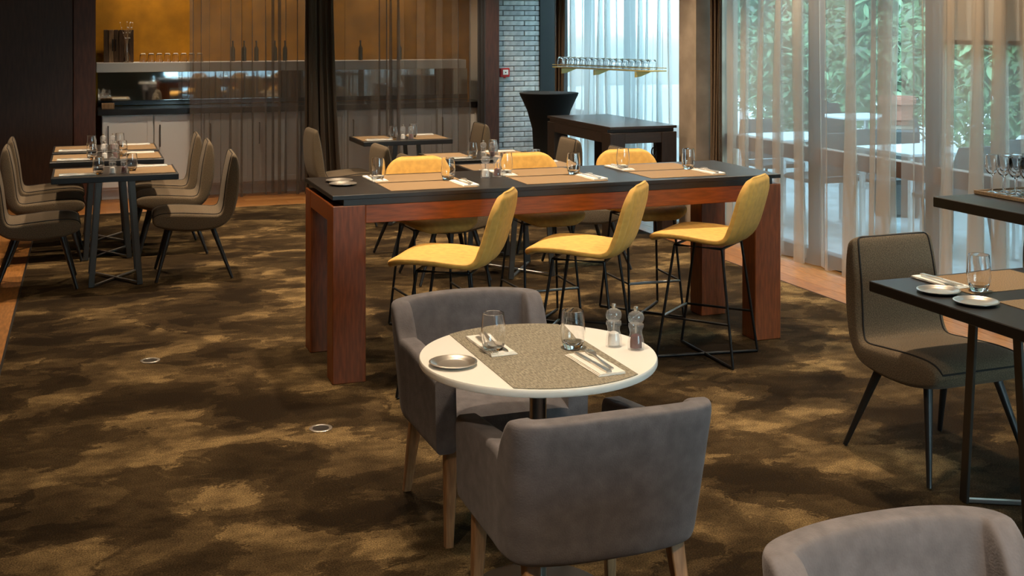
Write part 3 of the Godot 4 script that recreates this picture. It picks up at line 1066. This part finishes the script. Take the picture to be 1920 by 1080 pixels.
func make_tables() -> void:
	# the long mahogany table and its six yellow stools
	place("high_table", R(2.395, 6.028), 0.0, "long high mahogany table with thick square legs and black top", "table")
	var spots := [["near", "left"], ["near", "middle"], ["near", "right"], ["far", "left"], ["far", "middle"], ["far", "right"]]
	for k in 6:
		var a: float = [1.67, 2.4, 3.12][k % 3]
		var near := k < 3
		setting(R(a, 5.87 if near else 6.2, 0.92), 0.0 if near else PI, "the %s %s place of the long mahogany table" % spots[k], "placemat", Vector2(0.2, 0.0), Vector2(0.16, -0.16) if near else Vector2(0.19, -0.03))
	mills(R(2.055, 6.07, 0.92), Vector3(0.075, 0, -0.02), "the long mahogany table")
	place("side_plate", R(1.27, 6.17, 0.92), 0.0, "round silver side plate on the long mahogany table, farther of two", "plate", "silver side plates")
	place("side_plate", R(1.26, 6.03, 0.92), 0.0, "round silver side plate on the long mahogany table, nearer of two", "plate", "silver side plates")
	var near_stools := [[1.64, 5.37, 1.0], [2.35, 5.4, 0.9], [3.1, 5.5, 0.7]]
	for k in 3:
		var s: Array = near_stools[k]
		place("bar_stool", R(s[0], s[1]), PI + s[2], "yellow bar stool turned aside on the near side of the mahogany table, %s" % ["leftmost", "middle one", "rightmost"][k], "stool", "yellow bar stools")
	var far_stools := [[1.88, 6.5, 0.05], [2.54, 6.48, 0.0], [3.2, 6.46, -0.05]]
	for k in 3:
		var s: Array = far_stools[k]
		place("bar_stool", R(s[0], s[1]), s[2], "yellow bar stool pushed under the far side of the mahogany table, %s" % ["leftmost", "middle one", "rightmost"][k], "stool", "yellow bar stools")

	# the round white table and its armchairs
	var rt := R(1.30, 3.34)
	place("round_table", rt, 0.0, "small round white table on a steel pole between two armchairs", "table")
	var mb := PackedVector2Array()
	for k in 17:
		var t := asin(0.19 / 0.357)
		var a := lerpf(-t, t, k / 16.0)
		mb.append(Vector2(sin(a), cos(a)) * 0.357)
	for k in 17:
		var t := asin(0.19 / 0.357)
		var a := lerpf(t, -t, k / 16.0)
		mb.append(Vector2(sin(a), -cos(a)) * 0.357)
	root(tag(inst("table_runner", MB.new().plate(mb, 0.002), M["taupe mat"]), "grey taupe woven runner across the round white table", "runner"), rt + Vector3(0, 0.7403, 0))
	var ry := 0.7427
	setting(R(1.30, 3.17, ry), 0.0, "the near place of the round white table", "", Vector2(0.112, 0.005), Vector2(0.12, -0.18))
	setting(R(1.30, 3.51, ry), PI, "the far place of the round white table", "", Vector2(0.112, -0.05), Vector2(0.123, -0.11))
	place("side_plate", R(1.02, 3.31, 0.7405), 0.0, "round silver side plate on the bare white of the round table", "plate", "silver side plates")
	mills(R(1.552, 3.335, 0.7405), Vector3(0.05, 0, 0.055), "the round white table")
	place("armchair", R(1.365, 4.0), 0.0, "grey mauve armchair behind the round white table", "armchair", "grey mauve armchairs")
	place("armchair", R(1.325, 3.11), PI, "grey mauve armchair seen from behind in front of the round white table", "armchair", "grey mauve armchairs")
	place("armchair", R(1.525, 1.7), 0.0, "pale lit grey armchair cut off by the bottom edge, only its back showing", "armchair", "grey mauve armchairs")

	# three tables before the dark wall
	two_seat(0.195, 8.57, "nearest table by the dark wall", Vector2(-0.5, -0.02), Vector2(0.52, 0.0))
	two_seat(0.16, 9.56, "middle table by the dark wall", Vector2(-0.44, -0.03), Vector2(0.48, -0.04))
	two_seat(0.16, 10.26, "farthest table by the dark wall", Vector2(-0.44, -0.08), Vector2(0.45, -0.1))
	# tables between the mahogany table and the bar curtain
	two_seat(2.68, 10.32, "lone table by the bar curtain", Vector2(-0.54, -0.04), Vector2(0.5, 0.02))
	two_seat(2.88, 8.67, "table second behind the yellow stools", Vector2(-0.52, -0.02), Vector2(0.5, 0.02))
	two_seat(2.92, 7.86, "table right behind the yellow stools", Vector2(-0.56, 0.0), Vector2(0.52, 0.02))

	# tables by the window on the right
	place("wide_table", R(3.32, 3.31), PI / 2, "black topped dining table at the right with two silver plates", "table")
	setting(R(3.31, 3.645, 0.75), PI, "the far place of the table with two silver plates", "placemat", Vector2(0.205, 0.05), Vector2(0.165, -0.115), true)
	setting(R(3.31, 3.215, 0.75), 0.0, "the near place of the table with two silver plates", "placemat", Vector2(0.2, 0.0), Vector2(0.16, -0.16), false, false)
	place("side_plate", R(2.985, 3.56, 0.75), 0.0, "round silver side plate on the right table, beside the napkin", "plate", "silver side plates").scale = Vector3.ONE * 1.1
	place("side_plate", R(2.99, 3.37, 0.75), 0.0, "round silver side plate on the right table, nearer the corner of its near mat", "plate", "silver side plates").scale = Vector3.ONE * 1.1
	place("padded_chair", R(3.22, 3.86), 0.02, "large brown padded chair facing the camera behind the table with silver plates", "chair", "brown padded dining chairs")
	place("padded_chair", R(4.14, 3.84), 0.0, "brown padded chair cut off by the right edge under the wine glasses", "chair", "brown padded dining chairs")
	# high table with the tray of wine glasses
	var o := base("glass_table")
	part(o, "tabletop", MB.new().box(Vector3(0, 0.895, 0), Vector3(0.95, 0.05, 0.72), 0.003), M["black top"])
	part(o, "pedestal", MB.new().box(Vector3(0.25, 0.44, 0.0), Vector3(0.1, 0.86, 0.1), 0.004), M["black metal"])
	part(o, "foot", MB.new().box(Vector3(0.25, 0.01, 0), Vector3(0.4, 0.02, 0.5), 0.004), M["black metal"])
	root(o, R(4.34, 4.29))
	tag(o, "high black table at the right edge holding a tray of wine glasses", "table")
	var tr := base("tray")
	part(tr, "board", MB.new().box(Vector3(0, 0.006, 0), Vector3(0.5, 0.012, 0.5), 0.003), M["tray wood"])
	for s in [-1, 1]:
		part(tr, "rim", MB.new().box(Vector3(s * 0.245, 0.014, 0), Vector3(0.01, 0.012, 0.5), 0.002), M["tray wood"])
		part(tr, "rim", MB.new().box(Vector3(0, 0.014, s * 0.245), Vector3(0.48, 0.012, 0.01), 0.002), M["tray wood"])
	root(tr, R(4.36, 4.4, 0.9205))
	tag(tr, "flat wooden tray of wine glasses on the high black table", "tray")
	var ord := ["first", "second", "third", "fourth", "fifth", "sixth"]
	for i in 6:
		for j in 6:
			place("wine_glass", R(4.165 + 0.076 * i, 4.205 + 0.076 * j, 0.9328), 0.0, "stemmed wine glass on the tray, %s from the window in the %s row" % [ord[5 - i], ord[j]], "glass", "wine glasses on the tray")


# ---------------------------------------------------------------- bar
func make_cabinet() -> Node3D:
	var o := base("cabinet")
	part(o, "body", MB.new().box(Vector3(0, 0.48, -0.02), Vector3(0.498, 0.76, 0.5), 0.002), M["cabinet white"])
	part(o, "kickboard", MB.new().box(Vector3(0, 0.05, -0.05), Vector3(0.498, 0.1, 0.44), 0.001), M["cabinet white"])
	var d := MB.new()
	d.box(Vector3(0, 0.49, 0.238), Vector3(0.484, 0.72, 0.016), 0.002)
	for s in [-1, 1]:
		d.box(Vector3(s * 0.215, 0.49, 0.249), Vector3(0.054, 0.72, 0.006), 0.001)
		d.box(Vector3(0, 0.49 + s * 0.333, 0.249), Vector3(0.376, 0.054, 0.006), 0.001)
	var dn := part(o, "door", d, M["cabinet white"])
	part(dn, "handle", MB.new().tube([Vector3(-0.19, 0.53, 0.252), Vector3(-0.19, 0.53, 0.275), Vector3(-0.19, 0.75, 0.275), Vector3(-0.19, 0.75, 0.252)], 0.006, 8), M["brushed steel"])
	return o


func make_bottle() -> Node3D:
	var o := base("bottle")
	part(o, "body", MB.new().lathe([Vector2(0, 0), Vector2(0.036, 0), Vector2(0.037, 0.004), Vector2(0.037, 0.19), Vector2(0.03, 0.215), Vector2(0.014, 0.24), Vector2(0.013, 0.3), Vector2(0.0, 0.3)], 20), M["bottle green"])
	part(o, "cap", MB.new().lathe([Vector2(0, 0.298), Vector2(0.0155, 0.298), Vector2(0.0155, 0.325), Vector2(0, 0.326)], 14), M["black metal"])
	return o


func make_bar() -> void:
	var ordn := ["first", "second", "third", "fourth", "fifth", "sixth", "seventh", "eighth"]
	for k in 8:
		place("cabinet", R(0.41 + 0.502 * k, 12.78), 0.0, ("white panelled bar cabinet in the open beside the dark wall" if k == 0 else "white panelled bar cabinet half hidden by the edge of the sheer curtain" if k == 1 else "white bar cabinet behind the brown sheers, %s from the dark wall" % ordn[k]), "cabinet", "white bar cabinets")
	var o: Node3D = inst("bar_counter", MB.new().box(R(2.17, 12.8, 0.891), Vector3(4.1, 0.06, 0.62), 0.004), M["black stone"])
	root(o)
	tag(o, "long polished black counter on the white bar cabinets", "counter")
	var mi := base("backsplash_mirror")
	part(mi, "mirror", MB.new().box(R(2.17, 13.105, 1.1), Vector3(4.08, 0.345, 0.01), 0.0), M["mirror"])
	part(mi, "upstand", MB.new().box(R(2.17, 13.095, 0.95), Vector3(4.08, 0.05, 0.03), 0.002), M["black stone"])
	root(mi)
	tag(mi, "long mirror strip between the bar counter and the white shelf", "mirror")
	o = inst("bar_shelf", MB.new().box(R(2.1, 12.94, 1.335), Vector3(3.98, 0.1, 0.34), 0.003), M["white paint"])
	root(o)
	tag(o, "long thick white shelf over the bar mirror", "shelf")
	var y := 1.3858
	# box of rough upright planks
	var cr := base("plank_box")
	part(cr, "core", MB.new().box(Vector3(0, 0.165, 0), Vector3(0.28, 0.33, 0.2), 0.002), M["barrel dark"])
	for k in 6:
		part(cr, "plank", MB.new().box(Vector3(-0.125 + 0.05 * k, 0.17, 0.105 + 0.004 * (k % 2)), Vector3(0.046, 0.34, 0.016), 0.003), M["barrel light" if k in [1, 4] else "barrel dark"])
	part(cr, "handle", MB.new().tube([Vector3(-0.06, 0.12, 0.122), Vector3(-0.03, 0.12, 0.122), Vector3(-0.03, 0.24, 0.122), Vector3(-0.06, 0.24, 0.122)], 0.006, 6, true), M["black metal"])
	root(cr, R(0.33, 12.96, y))
	tag(cr, "dark box of rough upright planks on the bar shelf", "box")
	var vs := inst("vase", MB.new().lathe([Vector2(0, 0), Vector2(0.03, 0), Vector2(0.034, 0.01), Vector2(0.026, 0.06), Vector2(0.016, 0.12), Vector2(0.02, 0.2), Vector2(0.018, 0.2), Vector2(0.014, 0.12), Vector2(0.022, 0.06), Vector2(0.026, 0.012), Vector2(0, 0.01)], 24), M["glass"])
	root(vs, R(0.41, 12.805, y))
	tag(vs, "slim glass vase in front of the plank box on the bar shelf", "vase")
	var tw := base("dried_branch")
	var r := RandomNumberGenerator.new()
	r.seed = 12
	for k in 6:
		var p := Vector3(0.002 * k - 0.005, 0.014, 0)
		var path := PackedVector3Array([p, Vector3(p.x * 0.5, 0.13, 0.002), Vector3(p.x, 0.2, 0)])
		var dir := Vector3(r.randf_range(-0.35, 0.35), 1, r.randf_range(-0.2, 0.2))
		for s in 4:
			path.append(path[-1] + dir.normalized() * 0.055 + Vector3(r.randf_range(-1, 1), 0, r.randf_range(-1, 1)) * 0.012)
		part(tw, "twig", MB.new().tube(path, [0.002, 0.002, 0.002, 0.0018, 0.0016, 0.0014, 0.001], 5), M["dry twig"])
		var bud := MB.new()
		for s in range(3, 7):
			bud.lathe([Vector2(0, -0.007), Vector2(0.006, 0), Vector2(0, 0.008)], 6, path[s] + Vector3(r.randf_range(-1, 1), 0, r.randf_range(-1, 1)) * 0.008)
		part(tw, "buds", bud, M["white napkin"])
	root(tw, R(0.41, 12.805, y))
	tag(tw, "dried pale flowering branch standing in the slim glass vase", "branch")
	for k in 8:
		place("upturned_tumbler", R(0.57 + 0.082 * k, 12.83, y + 0.0005), 0.0, "upturned tumbler in the row on the white bar shelf, %s from the plank box" % ordn[k], "glass", "upturned tumblers on the bar shelf")
	for k in 7:
		place("bottle", R([1.5, 1.62, 1.75, 1.95, 2.06, 2.9, 3.35][k], 12.93, y), 0.0, "dark bottle on the bar shelf behind the brown sheer, %s from the left" % ordn[k], "bottle", "bottles on the bar shelf").scale = Vector3.ONE * 0.68
	var bt := base("wooden_caddy")
	part(bt, "bottom", MB.new().box(Vector3(0, 0.008, 0), Vector3(0.12, 0.014, 0.14), 0.002), M["barrel light"])
	for s in [-1, 1]:
		part(bt, "side", MB.new().box(Vector3(s * 0.056, 0.03, 0), Vector3(0.01, 0.05, 0.14), 0.002), M["barrel light"])
		part(bt, "side", MB.new().box(Vector3(0, 0.03, s * 0.066), Vector3(0.1, 0.05, 0.01), 0.002), M["barrel light"])
	root(bt, R(0.22, 12.62, 0.9213))
	tag(bt, "small open wooden caddy on the bar counter by the dark wall", "caddy")


# ---------------------------------------------------------------- the far corner
func make_corner() -> void:
	place("console_table", R(4.39, 9.54), PI / 2, "dark walnut high table under the tumbler shelf by the white sheer", "table")
	var o: Node3D = base("cocktail_table")
	part(o, "cover", MB.new().lathe([Vector2(0.0, 0.002), Vector2(0.27, 0.002), Vector2(0.255, 0.06), Vector2(0.19, 0.3), Vector2(0.155, 0.55), Vector2(0.165, 0.75), Vector2(0.215, 0.93), Vector2(0.265, 1.04), Vector2(0.288, 1.085), Vector2(0.288, 1.1), Vector2(0.0, 1.1)], 40), M["black cloth"])
	part(o, "top_cap", MB.new().lathe([Vector2(0, 1.1003), Vector2(0.289, 1.1003), Vector2(0.292, 1.096), Vector2(0.294, 1.1), Vector2(0.29, 1.106), Vector2(0, 1.108)], 40), M["black cloth"])
	root(o, R(4.3, 10.75))
	tag(o, "standing cocktail table in a stretched black cover", "table")
	# tumbler shelf on two posts over the walnut table
	var e0 := R(4.41, 10.72, 1.36)
	var e1 := R(4.76, 9.3, 1.36)
	var along := (e1 - e0).normalized()
	var across := along.cross(Vector3.UP)
	var sh := base("tumbler_shelf")
	part(sh, "board", MB.new().box((e0 + e1) / 2, Vector3(0.2, 0.012, e0.distance_to(e1)), 0.002, Basis(across, Vector3.UP, -along)), M["yellow shelf"])
	for s in [-1, 1]:
		part(sh, "rail", MB.new().tube([e0 + across * 0.095 * s + Vector3(0, 0.025, 0), e1 + across * 0.095 * s + Vector3(0, 0.025, 0)], 0.004, 6), M["yellow shelf"])
	for t in [0.1, 0.45, 0.86]:
		var p := e0.lerp(e1, t)
		var q := []
		for c in [[-0.1, 0.0], [0.1, 0.0], [0.1, -0.05], [0.04, -0.045], [-0.04, -0.02]]:
			q.append(Vector3(p + across * c[0] + Vector3(0, c[1] - 0.0088, 0)))
		var bk := MB.new()
		var mid: Vector3 = p + Vector3(0, -0.03, 0)
		var back := []
		for c in q:
			back.append(c + along * 0.012)
		bk.face(q, mid + along * 0.006)
		bk.face(back, mid + along * 0.006)
		for k in 5:
			bk.face([q[k], q[(k + 1) % 5], back[(k + 1) % 5], back[k]], mid + along * 0.006)
		part(sh, "bracket", bk, M["yellow shelf"])
	for t in [0.03, 0.97]:
		for c in [-0.09, 0.09]:
			var p: Vector3 = e0.lerp(e1, t) + across * c
			part(sh, "hanging_wire", MB.new().tube([p, Vector3(p.x, CEIL, p.z)], 0.0015, 5), M["steel"])
	root(sh)
	tag(sh, "pale yellow shelf of tumblers hanging over the walnut table", "shelf")
	for i in 15:
		for j in 2:
			var p := e0.lerp(e1, 0.045 + i * 0.062) + across * (0.045 if j else -0.045) + Vector3(0, 0.0065, 0)
			var n: String = ["first", "second", "third", "fourth", "fifth", "sixth", "seventh", "eighth", "ninth", "tenth", "eleventh", "twelfth", "thirteenth", "fourteenth", "fifteenth"][i]
			place("upturned_tumbler", p, 0.0, "tumbler on the yellow shelf, %s from its brick end in the %s row" % [n, "window side" if j else "room side"], "glass", "tumblers on the yellow shelf")
	# cables hanging under the walnut table
	for k in 2:
		var c := PackedVector3Array()
		if k == 0:
			for i in 25:
				var a := TAU * 1.7 * i / 24.0
				c.append(R(4.52 + 0.022 * sin(a), 8.91, 0.728 + 0.045 * cos(a) - 0.003 * i))
		else:
			for i in 13:
				var t := i / 12.0
				c.append(R(4.6 + 0.05 * t, 8.91 + 0.02 * sin(t * 4), lerpf(0.774, 0.0075, t)))
		o = inst("cable", MB.new().tube(c, 0.006, 6), M["black leg"])
		root(o)
		tag(o, ["coiled black cable hanging under the walnut table", "straight black cable hanging from the walnut table to the floor"][k], "cable")
	# fire alarm call point on the white bricks
	var f := base("call_point")
	part(f, "case", MB.new().box(Vector3(0, 0, 0.02), Vector3(0.11, 0.1, 0.04), 0.006), M["red plastic"])
	part(f, "window", MB.new().box(Vector3(0.004, 0.004, 0.042), Vector3(0.064, 0.056, 0.006), 0.002), M["white plastic"])
	part(f, "dot", MB.new().box(Vector3(0.004, 0.002, 0.0465), Vector3(0.014, 0.014, 0.003), 0.001), M["black leg"])
	part(f, "key_slot", MB.new().box(Vector3(0, -0.056, 0.02), Vector3(0.02, 0.014, 0.02), 0.002), M["red plastic"])
	root(f, R(4.43, 12.433, 1.245))
	tag(f, "red fire alarm call point on the white brick pier", "alarm")
	# round floor outlets let into the carpet
	for k in 2:
		var d := base("floor_outlet")
		part(d, "ring", MB.new().lathe([Vector2(0.036, 0.001), Vector2(0.05, 0.001), Vector2(0.05, 0.0035), Vector2(0.047, 0.005), Vector2(0.038, 0.005), Vector2(0.036, 0.004), Vector2(0.036, 0.001)], 32), M["silver"])
		part(d, "cover", MB.new().lathe([Vector2(0, 0.001), Vector2(0.035, 0.001), Vector2(0.035, 0.004), Vector2(0.02, 0.0042), Vector2(0.018, 0.003), Vector2(0, 0.003)], 32), M["brushed steel"])
		root(d, [R(0.96, 5.06), R(0.32, 6.4)][k])
		tag(d, ["round steel floor outlet in the carpet left of the round table", "round steel floor outlet in the open carpet farther left"][k], "outlet")


# ---------------------------------------------------------------- outside
func make_terrace_table() -> Node3D:
	var o := base("terrace_table")
	part(o, "tabletop", MB.new().box(Vector3(0, 0.735, 0), Vector3(0.7, 0.03, 0.7), 0.006), M["terrace white"])
	for sx in [-1, 1]:
		for sz in [-1, 1]:
			part(o, "leg", MB.new().box(Vector3(sx * 0.31, 0.36, sz * 0.31), Vector3(0.04, 0.72, 0.04), 0.004), M["terrace white"])
	return o


func make_terrace_chair() -> Node3D:
	var o := base("terrace_chair")
	part(o, "seat", MB.new().sweep([pad_ring(Vector2(0.22, 0.45), Vector2(0.22, 0.41), 0.22), pad_ring(Vector2(-0.22, 0.45), Vector2(-0.22, 0.4), 0.21)]), M["terrace dark"])
	part(o, "backrest", MB.new().sweep([pad_ring(Vector2(-0.2, 0.46), Vector2(-0.23, 0.46), 0.21), pad_ring(Vector2(-0.25, 0.65), Vector2(-0.285, 0.65), 0.22), pad_ring(Vector2(-0.29, 0.84), Vector2(-0.32, 0.84), 0.17)]), M["terrace dark"])
	for s in [-1, 1]:
		part(o, "leg", MB.new().tube([Vector3(s * 0.19, 0.42, 0.19), Vector3(s * 0.21, 0.0, 0.22)], 0.013, 8), M["terrace dark"])
		part(o, "leg", MB.new().tube([Vector3(s * 0.19, 0.42, -0.19), Vector3(s * 0.21, 0.0, -0.25)], 0.013, 8), M["terrace dark"])
	return o


func tree(at: Vector3, h: float, rad: Vector3, k: int, label: String, seed_: int) -> void:
	var o := base("tree")
	var r := RandomNumberGenerator.new()
	r.seed = seed_
	var path := PackedVector3Array([Vector3.ZERO, Vector3(0.05, h * 0.3, 0.03), Vector3(-0.03, h * 0.6, 0), Vector3(0.05, h * 0.85, 0)])
	part(o, "trunk", MB.new().tube(path, [0.16, 0.12, 0.08, 0.03], 8), M["bark"])
	var leaf := MB.new().plate([Vector2(0, -0.085), Vector2(0.028, -0.02), Vector2(0.025, 0.03), Vector2(0, 0.085), Vector2(-0.025, 0.03), Vector2(-0.028, -0.02)], 0.002, func(p: Vector2) -> float: return absf(p.x) * 0.4)
	var mm := MultiMesh.new()
	mm.transform_format = MultiMesh.TRANSFORM_3D
	mm.mesh = leaf.mesh()
	mm.instance_count = 16000
	for i in mm.instance_count:
		# clumps in an egg-shaped crown
		var c := Vector3(r.randf_range(-1, 1), r.randf_range(-1, 1), r.randf_range(-1, 1))
		while c.length() > 1:
			c = Vector3(r.randf_range(-1, 1), r.randf_range(-1, 1), r.randf_range(-1, 1))
		c = (c * 7).round() / 7 + Vector3(r.randfn(0, 0.05), r.randfn(0, 0.05), r.randfn(0, 0.05))
		var bs := Basis.from_euler(Vector3(r.randf_range(-1, 1), r.randf_range(0, TAU), r.randf_range(-1, 1))).scaled(Vector3.ONE * r.randf_range(0.7, 1.4))
		mm.set_instance_transform(i, Transform3D(bs, c * rad + Vector3(0, h * 0.55, 0)))
	var f := MultiMeshInstance3D.new()
	f.name = "foliage"
	f.multimesh = mm
	f.material_override = M["leaf %d" % k]
	f.set_meta("kind", "stuff")
	o.add_child(f, true)
	root(o, at)
	tag(o, label, "tree", "trees beyond the terrace")


func make_outside() -> void:
	struct("ground", MB.new().box(R(15.3, 8, -0.11), Vector3(20, 0.2, 50), 0.0), M["paving"])
	struct("ground_front", MB.new().box(R(2, -18.2, -0.11), Vector3(40, 0.2, 30), 0.0), M["paving"])
	var spots := [[6.15, 9.3, "nearest the beige column"], [6.45, 7.95, "left of the curtain slit"], [6.9, 6.7, "right of the curtain slit"], [8.3, 11.2, "farthest out on the terrace"]]
	for k in 4:
		var s: Array = spots[k]
		place("terrace_table", R(s[0], s[1]), 0.0, "white terrace table outside, " + s[2], "table", "white terrace tables")
		place("terrace_chair", R(s[0] - 0.1, s[1] - 0.5), PI, "dark terrace chair outside, this side of the white table " + s[2], "chair", "dark terrace chairs")
		place("terrace_chair", R(s[0] + 0.1, s[1] + 0.5), 0.0, "dark terrace chair outside, far side of the white table " + s[2], "chair", "dark terrace chairs")
	var o := base("planter")
	part(o, "trough", MB.new().box(Vector3(0, 0.4, 0), Vector3(1.6, 0.8, 0.4), 0.02), M["terrace dark"])
	part(o, "soil", MB.new().box(Vector3(0, 0.795, 0), Vector3(1.5, 0.02, 0.3), 0.0), M["bark"])
	root(o, R(7.55, 9.6), 0.9)
	tag(o, "long dark planter trough on the terrace behind the sheer curtain", "planter")
	for k in 2:
		var fp := inst("flower_pot", MB.new().lathe([Vector2(0, 0), Vector2(0.11, 0), Vector2(0.16, 0.2), Vector2(0.175, 0.2), Vector2(0.175, 0.25), Vector2(0.15, 0.25), Vector2(0.14, 0.05), Vector2(0, 0.05)], 24), M["terracotta"])
		root(fp, R(7.55, 9.6, 0.8055) + Basis(Vector3.UP, 0.9) * Vector3(-0.2 + 0.45 * k, 0, 0))
		tag(fp, ["terracotta pot on the dark terrace planter, the farther one", "terracotta pot on the dark terrace planter, the nearer one"][k], "pot", "terracotta pots")
	var sf := base("garden_sofa")
	part(sf, "base", MB.new().box(Vector3(0, 0.28, 0), Vector3(2.0, 0.3, 0.8), 0.05), M["terrace dark"])
	part(sf, "seat_cushion", MB.new().box(Vector3(0, 0.5, 0.06), Vector3(1.8, 0.16, 0.66), 0.05), M["terrace white"])
	part(sf, "back_cushion", MB.new().box(Vector3(0, 0.76, -0.3), Vector3(1.8, 0.46, 0.18), 0.06, Basis(Vector3.RIGHT, -0.2)), M["terrace white"])
	for s in [-1, 1]:
		part(sf, "arm", MB.new().box(Vector3(s * 0.95, 0.52, 0), Vector3(0.14, 0.42, 0.8), 0.04), M["terrace white"])
		part(sf, "leg", MB.new().box(Vector3(s * 0.85, 0.07, 0.3), Vector3(0.06, 0.14, 0.06), 0.005), M["terrace dark"])
		part(sf, "leg", MB.new().box(Vector3(s * 0.85, 0.07, -0.3), Vector3(0.06, 0.14, 0.06), 0.005), M["terrace dark"])
	root(sf, R(9.0, 8.0), -0.5)
	tag(sf, "white cushioned garden sofa on the terrace behind the sheer curtain", "sofa")
	var r := RandomNumberGenerator.new()
	r.seed = 77
	for k in 14:
		var b := 26.0 - 2.1 * k
		var a := 10.2 + r.randf_range(-0.6, 0.8) + (1.5 if k < 5 else 0.0)
		if k < 4:
			continue
		tree(R(a, b), r.randf_range(3.6, 4.6), Vector3(1.5, 2.3, 1.5), k % 3, "leafy green tree beyond the terrace, %s in the line from the far end" % ["first", "second", "third", "fourth", "fifth", "sixth", "seventh", "eighth", "ninth", "tenth", "eleventh", "twelfth", "thirteenth", "fourteenth"][k - 4], 100 + k)


# ---------------------------------------------------------------- lamps
func downlight(a: float, b: float, energy: float, where: String, angle := 52.0, aim := Vector3.DOWN) -> void:
	var o := base("downlight")
	part(o, "housing", MB.new().lathe([Vector2(0.05, -0.004), Vector2(0.07, -0.004), Vector2(0.072, 0.0), Vector2(0.05, 0.0), Vector2(0.05, -0.004)], 24), M["white plastic"])
	part(o, "lens", MB.new().lathe([Vector2(0, -0.002), Vector2(0.05, -0.002), Vector2(0.05, 0.0), Vector2(0, 0.0)], 24), M["lamp glow"])
	var l := SpotLight3D.new()
	l.name = "lamp"
	l.light_color = Color(1.0, 0.895, 0.76)
	l.light_energy = energy
	l.spot_range = 14
	l.spot_attenuation = 2
	l.spot_angle = angle
	l.spot_angle_attenuation = 0.8
	l.light_size = 0.05
	l.shadow_enabled = true
	o.add_child(l)
	l.position = Vector3(0, -0.012, 0)
	if aim != Vector3.DOWN:
		l.look_at_from_position(l.position, l.position + aim, Vector3.UP)
	else:
		l.rotation.x = -PI / 2
	root(o, R(a, b, CEIL - 0.0005))
	tag(o, "recessed warm ceiling downlight " + where, "lamp", "ceiling downlights")


func make_lamps() -> void:
	downlight(1.2, 3.05, 4.2, "over the round white table")
	downlight(1.3, 4.9, 3.5, "between the round table and the mahogany table")
	downlight(3.2, 4.0, 6.0, "over the table with silver plates")
	downlight(1.7, 6.3, 7.0, "over the left half of the mahogany table")
	downlight(3.1, 6.3, 7.0, "over the right half of the mahogany table")
	downlight(0.5, 6.0, 4.5, "over the open carpet")
	downlight(1.0, 8.8, 9.0, "right of the tables before the dark wall")
	downlight(-0.6, 9.2, 4.0, "left of the tables before the dark wall")
	downlight(0.2, 10.4, 4.0, "over the far table before the dark wall")
	downlight(2.9, 8.8, 7.0, "over the tables behind the yellow stools")
	downlight(2.6, 10.4, 4.0, "before the bar curtain")
	downlight(4.0, 8.6, 6.0, "beside the beige column")
	downlight(3.85, 11.5, 4.0, "before the white brick pier")
	downlight(1.0, 11.5, 3.5, "over the floor before the bar")
	downlight(4.4, 7.3, 3.2, "along the window, the farther one")
	downlight(4.4, 5.6, 3.2, "along the window, the nearer one")
	downlight(1.7, 1.0, 8.0, "over the cut off armchair")
	downlight(-0.3, 1.9, 7.0, "over the carpet nearest the camera")
	downlight(0.7, 12.75, 1.4, "over the open end of the bar", 60.0)
	downlight(1.9, 12.75, 1.2, "over the middle of the bar", 60.0)
	downlight(3.2, 12.75, 1.2, "over the right end of the bar", 60.0)


func _ready() -> void:
	rng.seed = 2024
	var cam := Camera3D.new()
	cam.name = "camera"
	cam.projection = Camera3D.PROJECTION_FRUSTUM
	cam.near = 0.05
	cam.far = 200.0
	cam.size = 1080.0 / 2200.0 * cam.near
	cam.frustum_offset = Vector2(0, -485.0 / 2200.0 * cam.near)
	add_child(cam)
	cam.position = Vector3(0, 1.73, 0)
	cam.rotation.y = deg_to_rad(-20.0)
	cam.current = true
	var env := Environment.new()
	env.background_mode = Environment.BG_SKY
	var sky := Sky.new()
	var sm := ProceduralSkyMaterial.new()
	sm.sky_top_color = Color(0.62, 0.78, 0.86)
	sm.sky_horizon_color = Color(0.8, 0.92, 0.94)
	sm.ground_bottom_color = Color(0.3, 0.34, 0.34)
	sm.ground_horizon_color = Color(0.7, 0.8, 0.8)
	sm.sky_energy_multiplier = 3.0
	sm.ground_energy_multiplier = 2.0
	sky.sky_material = sm
	env.sky = sky
	env.tonemap_mode = Environment.TONE_MAPPER_LINEAR
	env.tonemap_exposure = 1.0
	env.sdfgi_enabled = true
	env.ssao_enabled = true
	env.ssil_enabled = true
	var we := WorldEnvironment.new()
	we.name = "world"
	we.environment = env
	add_child(we)
	make_materials()
	make_lamps()
	make_room()
	make_outside()
	make_curtains()
	make_bar()
	make_corner()
	make_tables()
